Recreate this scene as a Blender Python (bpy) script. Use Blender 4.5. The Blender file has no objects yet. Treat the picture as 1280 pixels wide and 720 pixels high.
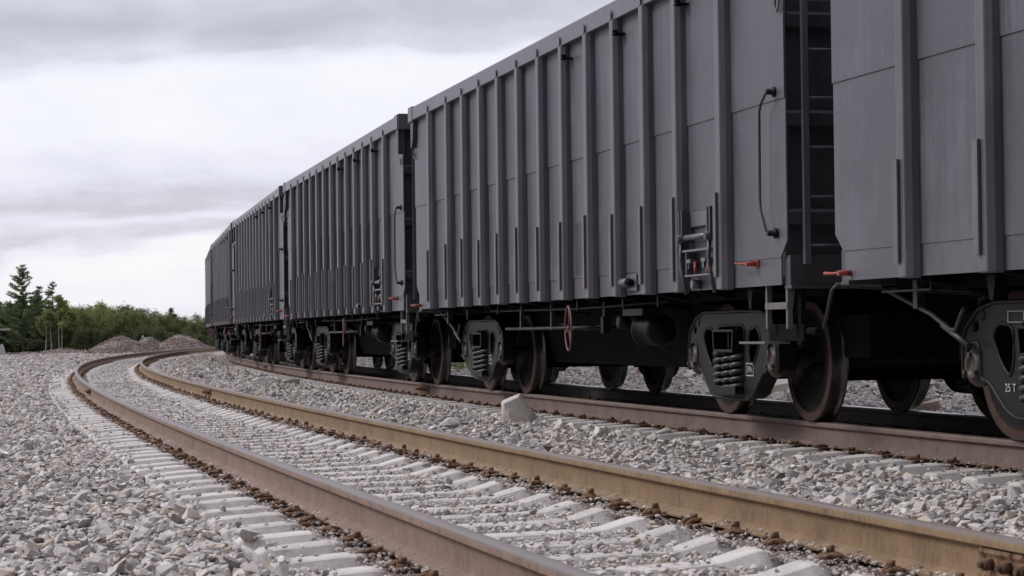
import bpy, bmesh, math, random
import numpy as np
from mathutils import Vector, Matrix
C = bpy.context
SC = C.scene
COL = SC.collection
rng = np.random.default_rng(7)
random.seed(7)
PI = math.pi

# ------------------------------------------------------------------ camera
CAM_H = 0.812
PITCH, ROLL = 0.017153, -0.026849
cd = bpy.data.cameras.new('camera'); cam = bpy.data.objects.new('camera', cd); COL.objects.link(cam)
fw = Vector((0, math.cos(PITCH), math.sin(PITCH))); up0 = Vector((0, -math.sin(PITCH), math.cos(PITCH))); r0 = Vector((1, 0, 0))
rt = (r0 + ROLL * up0).normalized(); up = (up0 - ROLL * r0).normalized()
M = Matrix((rt, up, -fw)).transposed().to_4x4(); M.translation = (0, 0, CAM_H)
cam.matrix_world = M
cd.sensor_width = 36; cd.lens = 2685.56 * 36 / 1280
cd.clip_start = 0.1; cd.clip_end = 3000
cd.dof.use_dof = True; cd.dof.focus_distance = 17.5; cd.dof.aperture_fstop = 10
SC.camera = cam

# ------------------------------------------------------------------ sky, sun, exposure
SC.view_settings.view_transform = 'Standard'; SC.view_settings.look = 'None'
SC.view_settings.exposure = 0.36; SC.view_settings.gamma = 1.0
SUN_EL, SUN_AZ = math.radians(40), math.radians(-78)     # azimuth from +Y (ahead), negative = left
w = bpy.data.worlds.new('World'); SC.world = w; w.use_nodes = True
nt = w.node_tree; nt.nodes.clear()
def N(t, typ, **kw):
    n = t.nodes.new(typ)
    for k, v in kw.items(): setattr(n, k, v)
    return n
def math_n(t, op, a, b=None, c=None, clamp=False):
    n = N(t, 'ShaderNodeMath', operation=op); n.use_clamp = clamp
    for i, v in enumerate((a, b, c)):
        if v is None: continue
        if isinstance(v, (int, float)): n.inputs[i].default_value = v
        else: t.links.new(v, n.inputs[i])
    return n.outputs[0]
def ramp(t, fac, stops, interp='LINEAR'):
    n = N(t, 'ShaderNodeValToRGB'); cr = n.color_ramp; cr.interpolation = interp
    while len(cr.elements) < len(stops): cr.elements.new(0.5)
    for e, (p, c) in zip(cr.elements, stops):
        e.position = p; e.color = (*c, 1) if len(c) == 3 else c
    t.links.new(fac, n.inputs[0]); return n.outputs[0]
def noise(t, vec, scale, detail=4, rough=.5, dist=0, out='Fac'):
    n = N(t, 'ShaderNodeTexNoise'); n.inputs['Scale'].default_value = scale
    n.inputs['Detail'].default_value = detail; n.inputs['Roughness'].default_value = rough; n.inputs['Distortion'].default_value = dist
    if vec is not None: t.links.new(vec, n.inputs['Vector'])
    return n.outputs[out]
def mixc(t, fac, a, b, mode='MIX'):
    n = N(t, 'ShaderNodeMix', data_type='RGBA', blend_type=mode)
    for i, v in ((0, fac), (6, a), (7, b)):
        if isinstance(v, (int, float)): n.inputs[i].default_value = v
        elif isinstance(v, tuple): n.inputs[i].default_value = (*v, 1) if len(v) == 3 else v
        else: t.links.new(v, n.inputs[i])
    return n.outputs[2]
def combine(t, x, y, z):
    n = N(t, 'ShaderNodeCombineXYZ')
    for i, v in enumerate((x, y, z)):
        if isinstance(v, (int, float)): n.inputs[i].default_value = v
        else: t.links.new(v, n.inputs[i])
    return n.outputs[0]
tc = N(nt, 'ShaderNodeTexCoord'); sep = N(nt, 'ShaderNodeSeparateXYZ'); nt.links.new(tc.outputs['Generated'], sep.inputs[0])
dx, dy, dz = sep.outputs
zz = math_n(nt, 'MAXIMUM', dz, 0.0)
den = math_n(nt, 'ADD', zz, 0.07)
px = math_n(nt, 'DIVIDE', dx, den); py = math_n(nt, 'DIVIDE', dy, den)
P1 = combine(nt, math_n(nt, 'MULTIPLY', px, 0.55), math_n(nt, 'MULTIPLY', py, 0.9), 0.37)
n1 = noise(nt, P1, 0.8, 6, .52, .3)
P2 = combine(nt, math_n(nt, 'MULTIPLY', dx, 7.0), math_n(nt, 'MULTIPLY', dy, 7.0), math_n(nt, 'MULTIPLY', dz, 27.0))
n2 = noise(nt, P2, 1.0, 7, .55, .4)
P3 = combine(nt, math_n(nt, 'MULTIPLY', dx, 16.0), math_n(nt, 'MULTIPLY', dy, 16.0), math_n(nt, 'MULTIPLY', dz, 30.0))
n3 = noise(nt, P3, 1.0, 6, .6, .2)
# broad layers by elevation (sine of elevation): 0 horizon .. 0.155 top of the picture
zw = math_n(nt, 'ADD', dz, math_n(nt, 'MULTIPLY', math_n(nt, 'SUBTRACT', n2, .5), .050))
zw = math_n(nt, 'ADD', zw, math_n(nt, 'MULTIPLY', math_n(nt, 'ADD', dx, .13), -.06))
lay = ramp(nt, math_n(nt, 'MULTIPLY', zw, 4.0, clamp=True), [
    (0.00, (.50,)*3), (.06, (.86,)*3), (.155, (.93,)*3), (.19, (.34,)*3), (.225, (.60,)*3), (.25, (.30,)*3), (.30, (.60,)*3),
    (.36, (.84,)*3), (.455, (.90,)*3), (.50, (.40,)*3), (.56, (.22,)*3), (.64, (.40,)*3), (.8, (.55,)*3), (1.0, (.62,)*3)], 'EASE')
lv = math_n(nt, 'ADD', lay, math_n(nt, 'MULTIPLY', math_n(nt, 'SUBTRACT', n3, .5), .75))
lv = math_n(nt, 'ADD', lv, math_n(nt, 'MULTIPLY', math_n(nt, 'SUBTRACT', n1, .5), .5), clamp=True)
cloud = ramp(nt, lv, [(0.0, (3.9, 3.87, 4.45)), (.3, (5.1, 5.05, 5.8)), (.55, (6.5, 6.45, 7.4)), (.8, (7.3, 7.25, 7.85)), (1.0, (7.75, 7.7, 7.95))])
sky = N(nt, 'ShaderNodeTexSky', sky_type='NISHITA'); sky.sun_disc = False
sky.sun_elevation = SUN_EL; sky.sun_rotation = SUN_AZ
skc = mixc(nt, .9, sky.outputs[0], cloud)
# out-of-view sky behind the camera dimmed to darken faces turned there, bright overhead
fr_ = math_n(nt, 'ADD', math_n(nt, 'MULTIPLY', dx, -.45), math_n(nt, 'MULTIPLY', dy, .89))
back_dim = ramp(nt, math_n(nt, 'ADD', math_n(nt, 'MULTIPLY', fr_, .5), .5), [(.0, (.20,) * 3), (.42, (.30,) * 3), (.75, (.86,) * 3), (.93, (1.0,) * 3)])
zen = ramp(nt, zz, [(.16, (.60,) * 3), (.55, (.92,) * 3), (.95, (1.0,) * 3)])
low = ramp(nt, zz, [(.45, (0,) * 3), (.85, (1,) * 3)])
back_dim = mixc(nt, low, back_dim, (.9, .9, .9))
skc = mixc(nt, 1.0, mixc(nt, 1.0, skc, back_dim, 'MULTIPLY'), zen, 'MULTIPLY')
skc = mixc(nt, 1.0, skc, (1.667, 1.667, 1.667), 'MULTIPLY')
bg = N(nt, 'ShaderNodeBackground'); bg.inputs['Strength'].default_value = 0.1
nt.links.new(skc, bg.inputs[0]); ow = N(nt, 'ShaderNodeOutputWorld'); nt.links.new(bg.outputs[0], ow.inputs[0])
sl = bpy.data.lights.new('sun', 'SUN'); sl.energy = 1.5; sl.angle = math.radians(18); sl.color = (1.0, .955, .90)
so = bpy.data.objects.new('sun', sl); COL.objects.link(so)
sd = Vector((math.sin(SUN_AZ) * math.cos(SUN_EL), math.cos(SUN_AZ) * math.cos(SUN_EL), math.sin(SUN_EL)))
so.rotation_euler = (-sd).to_track_quat('-Z', 'Y').to_euler(); so.location = (-20, 0, 30)

# ------------------------------------------------------------------ materials
def newmat(name):
    m = bpy.data.materials.new(name); m.use_nodes = True
    t = m.node_tree; b = t.nodes['Principled BSDF']; return m, t, b
def simple(name, col, rough=.6, metal=0., var=.25, scale=8., bump=.15, bscale=60., spec=.35, hue=None, stretch=None):
    m, t, b = newmat(name)
    co = N(t, 'ShaderNodeTexCoord').outputs['Object']
    if stretch:
        mp = N(t, 'ShaderNodeMapping'); mp.inputs['Scale'].default_value = stretch; t.links.new(co, mp.inputs[0]); cv = mp.outputs[0]
    else: cv = co
    n = noise(t, cv, scale, 6, .6)
    a = tuple(c * (1 - var) for c in col); z = tuple(c * (1 + var) for c in (hue or col))
    c = ramp(t, n, [(.3, a), (.7, z)])
    t.links.new(c, b.inputs['Base Color'])
    b.inputs['Roughness'].default_value = rough; b.inputs['Metallic'].default_value = metal
    b.inputs['Specular IOR Level'].default_value = spec
    if bump:
        nb = noise(t, co, bscale, 5, .6); bp = N(t, 'ShaderNodeBump'); bp.inputs['Strength'].default_value = bump; bp.inputs['Distance'].default_value = .01
        t.links.new(nb, bp.inputs['Height']); t.links.new(bp.outputs[0], b.inputs['Normal'])
    return m
def paint_mat(name, base, dust, amt=.5, streak=True, rust=.0, rough=.42, spec=.45):
    # dark steel paint with dust film, rain streaks and slight panel waviness
    m, t, b = newmat(name)
    geo = N(t, 'ShaderNodeTexCoord').outputs['Object']
    oi = N(t, 'ShaderNodeObjectInfo')
    add = N(t, 'ShaderNodeVectorMath', operation='ADD'); t.links.new(geo, add.inputs[0])
    sc_ = N(t, 'ShaderNodeVectorMath', operation='SCALE'); cmb = combine(t, oi.outputs['Random'], oi.outputs['Random'], 0.0)
    t.links.new(cmb, sc_.inputs[0]); sc_.inputs['Scale'].default_value = 37.; t.links.new(sc_.outputs[0], add.inputs[1])
    co = add.outputs[0]
    n1 = noise(t, co, 1.1, 6, .62)
    mp = N(t, 'ShaderNodeMapping'); mp.inputs['Scale'].default_value = (16, 16, .5); t.links.new(co, mp.inputs[0])
    n2 = noise(t, mp.outputs[0], 1.0, 5, .6)
    n3 = noise(t, co, 26., 5, .7)
    f = math_n(t, 'MULTIPLY', n1, .45)
    f = math_n(t, 'ADD', f, math_n(t, 'MULTIPLY', n2, .40 if streak else .1)); f = math_n(t, 'ADD', f, math_n(t, 'MULTIPLY', n3, .15))
    c = ramp(t, f, [(.40, tuple(v * .88 for v in base)), (.49, base), (.60, tuple(base[i] * (1 - amt) + dust[i] * amt for i in range(3)))])
    if streak:                                  # road dust thrown up over the lowest half metre
        sz = N(t, 'ShaderNodeSeparateXYZ'); t.links.new(geo, sz.inputs[0])
        lo_ = math_n(t, 'SUBTRACT', 1.75, math_n(t, 'ADD', sz.outputs[2], math_n(t, 'MULTIPLY', math_n(t, 'SUBTRACT', n2, .5), 1.8)), clamp=True)
        c = mixc(t, math_n(t, 'MULTIPLY', lo_, .22), c, (.15, .132, .128))
        sc2 = noise(t, co, 55., 6, .8); scm = ramp(t, sc2, [(.665, (0,) * 3), (.69, (1,) * 3)]); c = mixc(t, math_n(t, 'MULTIPLY', scm, .35), c, (.24, .22, .22))
    if rust > 0:
        rn = noise(t, co, 9., 8, .75); rm = ramp(t, rn, [(.62 - rust * .1, (0,) * 3), (.70, (1,) * 3)])
        c = mixc(t, math_n(t, 'MULTIPLY', rm, rust), c, (.12, .055, .035))
    t.links.new(c, b.inputs['Base Color'])
    r = ramp(t, f, [(.35, (rough - .06,) * 3), (.65, (rough + .14,) * 3)]); t.links.new(r, b.inputs['Roughness'])
    b.inputs['Specular IOR Level'].default_value = spec
    wv = noise(t, co, 2.4, 3, .5); bp = N(t, 'ShaderNodeBump'); bp.inputs['Strength'].default_value = .35; bp.inputs['Distance'].default_value = .02
    t.links.new(wv, bp.inputs['Height'])
    b2 = N(t, 'ShaderNodeBump'); b2.inputs['Strength'].default_value = .08; b2.inputs['Distance'].default_value = .003
    t.links.new(noise(t, co, 130., 3, .6), b2.inputs['Height']); t.links.new(bp.outputs[0], b2.inputs['Normal'])
    t.links.new(b2.outputs[0], b.inputs['Normal'])
    return m
M_SIDE = paint_mat('car_side_paint', (.068, .068, .083), (.118, .117, .138), .75, rust=.10)
M_POST = paint_mat('car_post_paint', (.072, .072, .087), (.120, .119, .139), .6, rust=.10, rough=.34, spec=.6)
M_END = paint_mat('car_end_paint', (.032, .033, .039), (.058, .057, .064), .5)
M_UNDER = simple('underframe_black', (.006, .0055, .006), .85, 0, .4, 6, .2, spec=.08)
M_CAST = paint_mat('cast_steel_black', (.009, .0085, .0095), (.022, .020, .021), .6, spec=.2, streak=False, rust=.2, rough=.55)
M_SPRING = simple('spring_paint', (.036, .034, .038), .42, 0, .3, 20, .1)
M_STRIP = paint_mat('strip_dusty', (.105, .096, .10), (.19, .165, .165), .7, rust=.35, rough=.5)
M_CAP = simple('bearing_cap_brown', (.032, .026, .022), .5, .1, .4, 12, .08, hue=(.062, .048, .040))
M_ADAPT = simple('adapter_rusty', (.085, .060, .045), .7, .1, .4, 25, .3)
M_RED = simple('red_paint', (.27, .045, .042), .5, 0, .5, 40, .1)
M_REDOLD = simple('faded_red_paint', (.17, .065, .068), .5, 0, .3, 30, .1)
M_WHITE = simple('white_stencil_paint', (.42, .41, .41), .6, 0, .2, 60, 0)
M_GREYP = simple('grey_patch_paint', (.048, .048, .06), .38, 0, .08, 4, .03)
def wheel_mat():
    m, t, b = newmat('wheel_steel')
    sp = N(t, 'ShaderNodeSeparateXYZ'); co = N(t, 'ShaderNodeTexCoord').outputs['Object']; t.links.new(co, sp.inputs[0])
    r = math_n(t, 'SQRT', math_n(t, 'ADD', math_n(t, 'POWER', sp.outputs[0], 2.), math_n(t, 'POWER', sp.outputs[2], 2.)))
    n = noise(t, co, 14, 6, .65)
    rr = math_n(t, 'ADD', r, math_n(t, 'MULTIPLY', math_n(t, 'SUBTRACT', n, .5), .03))
    c = ramp(t, rr, [(.395, (.012, .011, .011)), (.414, (.075, .040, .033)), (.455, (.060, .034, .029)), (.466, (.04, .034, .033))])
    c = mixc(t, .5, c, ramp(t, n, [(.3, (.4,) * 3), (.7, (1.4,) * 3)]), 'MULTIPLY')
    t.links.new(c, b.inputs['Base Color']); b.inputs['Roughness'].default_value = .7; b.inputs['Specular IOR Level'].default_value = .15
    return m
M_WHEEL = wheel_mat()
M_TREAD = simple('polished_tread', (.11, .105, .105), .28, .9, .25, 20, .05)
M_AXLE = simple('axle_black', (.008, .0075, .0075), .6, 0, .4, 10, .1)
def rail_mat(name, lo, hi, top, rtop):
    m, t, b = newmat(name)
    uv = N(t, 'ShaderNodeUVMap').outputs[0]; sp = N(t, 'ShaderNodeSeparateXYZ'); t.links.new(uv, sp.inputs[0])
    co = N(t, 'ShaderNodeTexCoord').outputs['Object']
    n = noise(t, co, 3.5, 7, .65); n2 = noise(t, co, 70., 6, .8)
    mp = N(t, 'ShaderNodeMapping'); mp.inputs['Scale'].default_value = (40, 2.2, 1); t.links.new(uv, mp.inputs[0])
    st = noise(t, mp.outputs[0], 1.0, 4, .65)
    f = math_n(t, 'ADD', math_n(t, 'MULTIPLY', n, .36), math_n(t, 'ADD', math_n(t, 'MULTIPLY', n2, .32), math_n(t, 'MULTIPLY', st, .32)))
    c = ramp(t, f, [(.36, lo), (.50, hi), (.64, tuple(v * 1.4 for v in hi))])
    # v coordinate: 0 foot .. 1 running surface.  running surface worn smooth
    mp2 = N(t, 'ShaderNodeMapping'); mp2.inputs['Scale'].default_value = (.8, 14, 1); t.links.new(uv, mp2.inputs[0])
    ln = noise(t, mp2.outputs[0], 1.0, 5, .6)
    tm = ramp(t, math_n(t, 'ADD', sp.outputs[1], math_n(t, 'MULTIPLY', math_n(t, 'SUBTRACT', ln, .5), .10)), [(.80, (0,) * 3), (.86, (1,) * 3)])
    topc = ramp(t, math_n(t, 'ADD', math_n(t, 'MULTIPLY', ln, .6), math_n(t, 'MULTIPLY', n, .4)), [(.35, tuple(v * .8 for v in top)), (.65, tuple(v * 1.2 for v in top))])
    t.links.new(mixc(t, tm, c, topc), b.inputs['Base Color'])
    rr = ramp(t, tm, [(0, (.85,) * 3), (1, (rtop,) * 3)]); t.links.new(rr, b.inputs['Roughness'])
    mt = math_n(t, 'MULTIPLY', tm, .12); t.links.new(mt, b.inputs['Metallic'])
    bp = N(t, 'ShaderNodeBump'); bp.inputs['Strength'].default_value = .3; bp.inputs['Distance'].default_value = .004
    t.links.new(f, bp.inputs['Height']); t.links.new(bp.outputs[0], b.inputs['Normal'])
    return m
M_RAILL = rail_mat('rail_rust_red_brown', (.075, .043, .031), (.190, .126, .097), (.135, .110, .102), .5)
M_RAILR = rail_mat('rail_rust_ochre', (.085, .048, .025), (.200, .130, .072), (.145, .115, .098), .55)
M_RAILF = rail_mat('rail_rust_grey', (.060, .036, .028), (.135, .095, .080), (.145, .10, .082), .5)
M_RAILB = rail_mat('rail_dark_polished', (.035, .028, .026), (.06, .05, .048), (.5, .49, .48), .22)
M_RUST = simple('fastener_rust', (.075, .045, .032), .85, 0, .6, 22, .5, hue=(.20, .12, .075), spec=.15)
M_RUST2 = simple('fastener_rust_dark', (.045, .03, .025), .85, 0, .5, 22, .5, hue=(.13, .075, .05), spec=.15)
def sleeper_mat():
    m, t, b = newmat('sleeper_concrete')
    co = N(t, 'ShaderNodeTexCoord').outputs['Object']; oi = N(t, 'ShaderNodeObjectInfo')
    sc = N(t, 'ShaderNodeVectorMath', operation='ADD'); t.links.new(co, sc.inputs[0])
    k = math_n(t, 'MULTIPLY', oi.outputs['Random'], 50.); t.links.new(combine(t, k, k, k), sc.inputs[1])
    n = noise(t, sc.outputs[0], 5, 7, .65); n2 = noise(t, sc.outputs[0], 60, 4, .7)
    f = math_n(t, 'ADD', math_n(t, 'MULTIPLY', n, .6), math_n(t, 'MULTIPLY', n2, .4))
    f = math_n(t, 'ADD', f, math_n(t, 'MULTIPLY', math_n(t, 'SUBTRACT', oi.outputs['Random'], .5), .12))
    c = ramp(t, f, [(.3, (.30, .28, .265)), (.5, (.475, .445, .422)), (.72, (.60, .57, .545))])
    sx_ = N(t, 'ShaderNodeSeparateXYZ'); t.links.new(co, sx_.inputs[0]); ax = math_n(t, 'ABSOLUTE', sx_.outputs[0])
    dd = math_n(t, 'ABSOLUTE', math_n(t, 'SUBTRACT', ax, .80)); dd = math_n(t, 'ADD', dd, math_n(t, 'MULTIPLY', math_n(t, 'SUBTRACT', n, .5), .22))
    rs_m = ramp(t, dd, [(.14, (.85,) * 3), (.22, (0,) * 3)])
    c = mixc(t, rs_m, c, ramp(t, n2, [(.3, (.075, .05, .038)), (.7, (.19, .135, .10))]))
    pit = ramp(t, noise(t, co, 110, 3, .7), [(.30, (.55,) * 3), (.40, (1,) * 3)]); c = mixc(t, .6, c, pit, 'MULTIPLY')
    t.links.new(c, b.inputs['Base Color']); b.inputs['Roughness'].default_value = .9
    bp = N(t, 'ShaderNodeBump'); bp.inputs['Strength'].default_value = .7; bp.inputs['Distance'].default_value = .006
    t.links.new(f, bp.inputs['Height']); t.links.new(bp.outputs[0], b.inputs['Normal'])
    return m
M_SLEEP = sleeper_mat()
def stone_mat(name, warm=0.):
    m, t, b = newmat(name)
    at = N(t, 'ShaderNodeAttribute'); at.attribute_name = 'tint'
    co = N(t, 'ShaderNodeTexCoord').outputs['Object']
    g = lambda *c: tuple(min(.72, v*k) for v, k in zip(c, (1.32, 1.265, 1.215)))
    c = ramp(t, at.outputs['Fac'], [(0.0, g(.13, .12, .12)), (.10, g(.25, .245, .25)), (.35, g(.37, .355, .345)), (.55, g(.345, .35, .37)),
                                    (.70, g(.45, .435, .42)), (.82, g(.40, .365, .335)), (.90, g(.38, .325, .28)), (.95, g(.62, .59, .56)), (.975, g(.27, .24, .235)), (1.0, g(.14, .088, .062))], 'CONSTANT' if False else 'LINEAR')
    n = noise(t, co, 38, 5, .65)
    c = mixc(t, 1.0, c, ramp(t, n, [(.3, (.74, .74, .75)), (.7, (1.12, 1.11, 1.09))]), 'MULTIPLY')
    if warm: c = mixc(t, warm, c, (.17, .125, .105))
    t.links.new(c, b.inputs['Base Color']); b.inputs['Roughness'].default_value = .88
    b.inputs['Specular IOR Level'].default_value = .3
    bp = N(t, 'ShaderNodeBump'); bp.inputs['Strength'].default_value = .45; bp.inputs['Distance'].default_value = .004
    t.links.new(noise(t, co, 90, 4, .7), bp.inputs['Height']); t.links.new(bp.outputs[0], b.inputs['Normal'])
    return m
M_STONE = stone_mat('crushed_stone')
M_PILES = stone_mat('brown_gravel', .75)
def ground_mat():
    m, t, b = newmat('gravel_ground')
    co = N(t, 'ShaderNodeTexCoord').outputs['Object']
    v = N(t, 'ShaderNodeTexVoronoi'); v.inputs['Scale'].default_value = 16; t.links.new(co, v.inputs['Vector'])
    sp = N(t, 'ShaderNodeSeparateColor'); t.links.new(v.outputs['Color'], sp.inputs[0])
    c = ramp(t, sp.outputs[0], [(0, (.24, .225, .215)), (.5, (.34, .325, .31)), (.8, (.43, .41, .39)), (1, (.30, .25, .21))])
    n = noise(t, co, .35, 6, .6)
    c = mixc(t, 1.0, c, ramp(t, n, [(.3, (.82, .80, .78)), (.7, (1.08, 1.06, 1.04))]), 'MULTIPLY')
    t.links.new(c, b.inputs['Base Color']); b.inputs['Roughness'].default_value = .95
    bp = N(t, 'ShaderNodeBump'); bp.inputs['Strength'].default_value = .8; bp.inputs['Distance'].default_value = .03; bp.invert = True
    t.links.new(v.outputs['Distance'], bp.inputs['Height']); t.links.new(bp.outputs[0], b.inputs['Normal'])
    return m
M_GROUND = ground_mat()
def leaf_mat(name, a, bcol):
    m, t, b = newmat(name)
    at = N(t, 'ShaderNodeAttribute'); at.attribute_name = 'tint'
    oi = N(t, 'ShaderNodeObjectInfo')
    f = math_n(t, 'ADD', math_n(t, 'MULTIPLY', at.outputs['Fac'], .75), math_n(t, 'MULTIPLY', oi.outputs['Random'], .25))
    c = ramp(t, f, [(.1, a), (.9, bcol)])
    t.links.new(c, b.inputs['Base Color']); b.inputs['Roughness'].default_value = .7
    tr = N(t, 'ShaderNodeBsdfTranslucent'); t.links.new(c, tr.inputs[0])
    mx = N(t, 'ShaderNodeMixShader'); mx.inputs[0].default_value = .35
    out = t.nodes['Material Output']; t.links.new(b.outputs[0], mx.inputs[1]); t.links.new(tr.outputs[0], mx.inputs[2]); t.links.new(mx.outputs[0], out.inputs[0])
    return m
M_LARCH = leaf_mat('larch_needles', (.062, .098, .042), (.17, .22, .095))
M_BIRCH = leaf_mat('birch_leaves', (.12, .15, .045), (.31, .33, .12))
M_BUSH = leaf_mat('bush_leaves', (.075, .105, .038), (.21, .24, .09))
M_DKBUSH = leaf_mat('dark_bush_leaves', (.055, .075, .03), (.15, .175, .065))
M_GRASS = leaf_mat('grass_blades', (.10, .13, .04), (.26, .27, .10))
M_BARK = simple('bark_dark', (.06, .05, .045), .9, 0, .4, 6, .5)
M_PALE = simple('bark_pale', (.48, .44, .40), .85, 0, .25, 8, .3)
M_DIRT = simple('brown_dirt', (.17, .125, .10), .95, 0, .3, 5, .6, 20)
M_WOOD = simple('weathered_wood', (.33, .27, .24), .85, 0, .25, 4, .3, stretch=(1, 20, 20))

# ------------------------------------------------------------------ mesh helpers
class MB:
    def __init__(s): s.v = []; s.f = []; s.mi = []; s.sm = []
    def add(s, vs, fs, mi=0, smooth=False):
        o = len(s.v); s.v += [tuple(v) for v in vs]
        for f in fs: s.f.append(tuple(i + o for i in f)); s.mi.append(mi); s.sm.append(smooth)
    def box(s, x0, x1, y0, y1, z0, z1, mi=0):
        s.add([(x0,y0,z0),(x1,y0,z0),(x1,y1,z0),(x0,y1,z0),(x0,y0,z1),(x1,y0,z1),(x1,y1,z1),(x0,y1,z1)],
              [(0,3,2,1),(4,5,6,7),(0,1,5,4),(1,2,6,5),(2,3,7,6),(3,0,4,7)], mi)
    def prism(s, prof, axis, a, b, mi=0, smooth=False):
        # prof: list of (u,v); axis 'x': points (t,u,v); 'y': (u,t,v); 'z': (u,v,t)
        def P(u, v, t): return {'x': (t, u, v), 'y': (u, t, v), 'z': (u, v, t)}[axis]
        n = len(prof); vs = [P(u, v, a) for u, v in prof] + [P(u, v, b) for u, v in prof]
        o = len(s.v); s.v += vs
        for i in range(n):
            j = (i + 1) % n; s.f.append((o+i, o+j, o+n+j, o+n+i)); s.mi.append(mi); s.sm.append(smooth)
        s.f.append(tuple(o + i for i in reversed(range(n)))); s.mi.append(mi); s.sm.append(False)
        s.f.append(tuple(o + n + i for i in range(n))); s.mi.append(mi); s.sm.append(False)
    def tube(s, pts, r, n=8, mi=0, cap=True, closed=False):
        pts = [Vector(p) for p in pts]; m = len(pts); rs = r if isinstance(r, (list, tuple)) else [r] * m
        o = len(s.v); ref = None
        for i, p in enumerate(pts):
            if closed: d = pts[(i+1) % m] - pts[i-1]
            else: d = pts[min(i+1, m-1)] - pts[max(i-1, 0)]
            d = d.normalized() if d.length > 1e-9 else Vector((0, 0, 1))
            if ref is None: ref = Vector((0, 0, 1)) if abs(d.z) < .9 else Vector((1, 0, 0))
            u = d.cross(ref).normalized(); v = d.cross(u).normalized(); ref = -v if False else ref
            if abs(d.dot(ref)) > .97: ref = Vector((1, 0, 0)) if abs(d.x) < .9 else Vector((0, 1, 0)); u = d.cross(ref).normalized(); v = d.cross(u).normalized()
            for k in range(n):
                a = 2 * PI * k / n; s.v.append(tuple(p + (u * math.cos(a) + v * math.sin(a)) * rs[i]))
        L = m if closed else m - 1
        for i in range(L):
            for k in range(n):
                a, b = o + i*n + k, o + i*n + (k+1) % n; c, d_ = o + ((i+1) % m)*n + (k+1) % n, o + ((i+1) % m)*n + k
                s.f.append((a, b, c, d_)); s.mi.append(mi); s.sm.append(True)
        if cap and not closed:
            s.f.append(tuple(o + k for k in reversed(range(n)))); s.mi.append(mi); s.sm.append(False)
            s.f.append(tuple(o + (m-1)*n + k for k in range(n))); s.mi.append(mi); s.sm.append(False)
    def lathe(s, prof, c, n=32, mis=None, axis='y'):
        # prof (r, t) about an axis through c
        o = len(s.v)
        for r, t in prof:
            for k in range(n):
                a = 2*PI*k/n
                if axis == 'y': s.v.append((c[0] + r*math.cos(a), c[1] + t, c[2] + r*math.sin(a)))
                elif axis == 'x': s.v.append((c[0] + t, c[1] + r*math.cos(a), c[2] + r*math.sin(a)))
                else: s.v.append((c[0] + r*math.cos(a), c[1] + r*math.sin(a), c[2] + t))
        for i in range(len(prof) - 1):
            for k in range(n):
                s.f.append((o+i*n+k, o+i*n+(k+1) % n, o+(i+1)*n+(k+1) % n, o+(i+1)*n+k)); s.mi.append(mis[i] if mis else 0); s.sm.append(True)
        s.f.append(tuple(o+k for k in range(n))); s.mi.append(0); s.sm.append(False)
        s.f.append(tuple(o+(len(prof)-1)*n+k for k in reversed(range(n)))); s.mi.append(0); s.sm.append(False)
    def mirror_rot(s):
        # 180 degrees about Z
        vs = [(-x, -y, z) for x, y, z in s.v]; o = len(s.v); fs = list(s.f); s.v += vs
        for i, f in enumerate(fs): s.f.append(tuple(j + o for j in f)); s.mi.append(s.mi[i]); s.sm.append(s.sm[i])
    def build(s, name, mats, parent=None, bevel=0, loc=None, fixn=True, auto=None):
        me = bpy.data.meshes.new(name)
        vs = s.v
        if loc: vs = [(x-loc[0], y-loc[1], z-loc[2]) for x, y, z in vs]
        me.from_pydata(vs, [], s.f)
        if not isinstance(mats, (list, tuple)): mats = [mats]
        for m in mats: me.materials.append(m)
        me.polygons.foreach_set('material_index', s.mi); me.polygons.foreach_set('use_smooth', s.sm)
        if fixn or bevel:
            bm = bmesh.new(); bm.from_mesh(me)
            if fixn: bmesh.ops.recalc_face_normals(bm, faces=bm.faces)
            if bevel:
                es = [e for e in bm.edges if len(e.link_faces) == 2 and e.calc_face_angle(0) > .6]
                bmesh.ops.bevel(bm, geom=es, offset=bevel, segments=2, affect='EDGES', profile=.5, clamp_overlap=True)
            bm.to_mesh(me); bm.free()
        o = bpy.data.objects.new(name, me); COL.objects.link(o)
        if parent: o.parent = parent
        if loc: o.location = loc
        return o
def tag(o, label=None, cat=None, group=None, kind=None):
    if label: o['label'] = label
    if cat: o['category'] = cat
    if group: o['group'] = group
    if kind: o['kind'] = kind
    return o
def empty(name, loc=(0, 0, 0), rz=0):
    o = bpy.data.objects.new(name, None); COL.objects.link(o); o.location = loc; o.rotation_euler = (0, 0, rz); o.empty_display_size = .2
    return o
KIDS = {}
def kids(o): return [c for c in bpy.data.objects if c.parent == o]
def capture(o): return (o, [capture(c) for c in kids(o)])
def copy_tree(node, parent=None):
    o, ch = node; c = o.copy(); COL.objects.link(c)
    if parent: c.parent = parent
    for k in ch: copy_tree(k, c)
    return c

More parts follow.
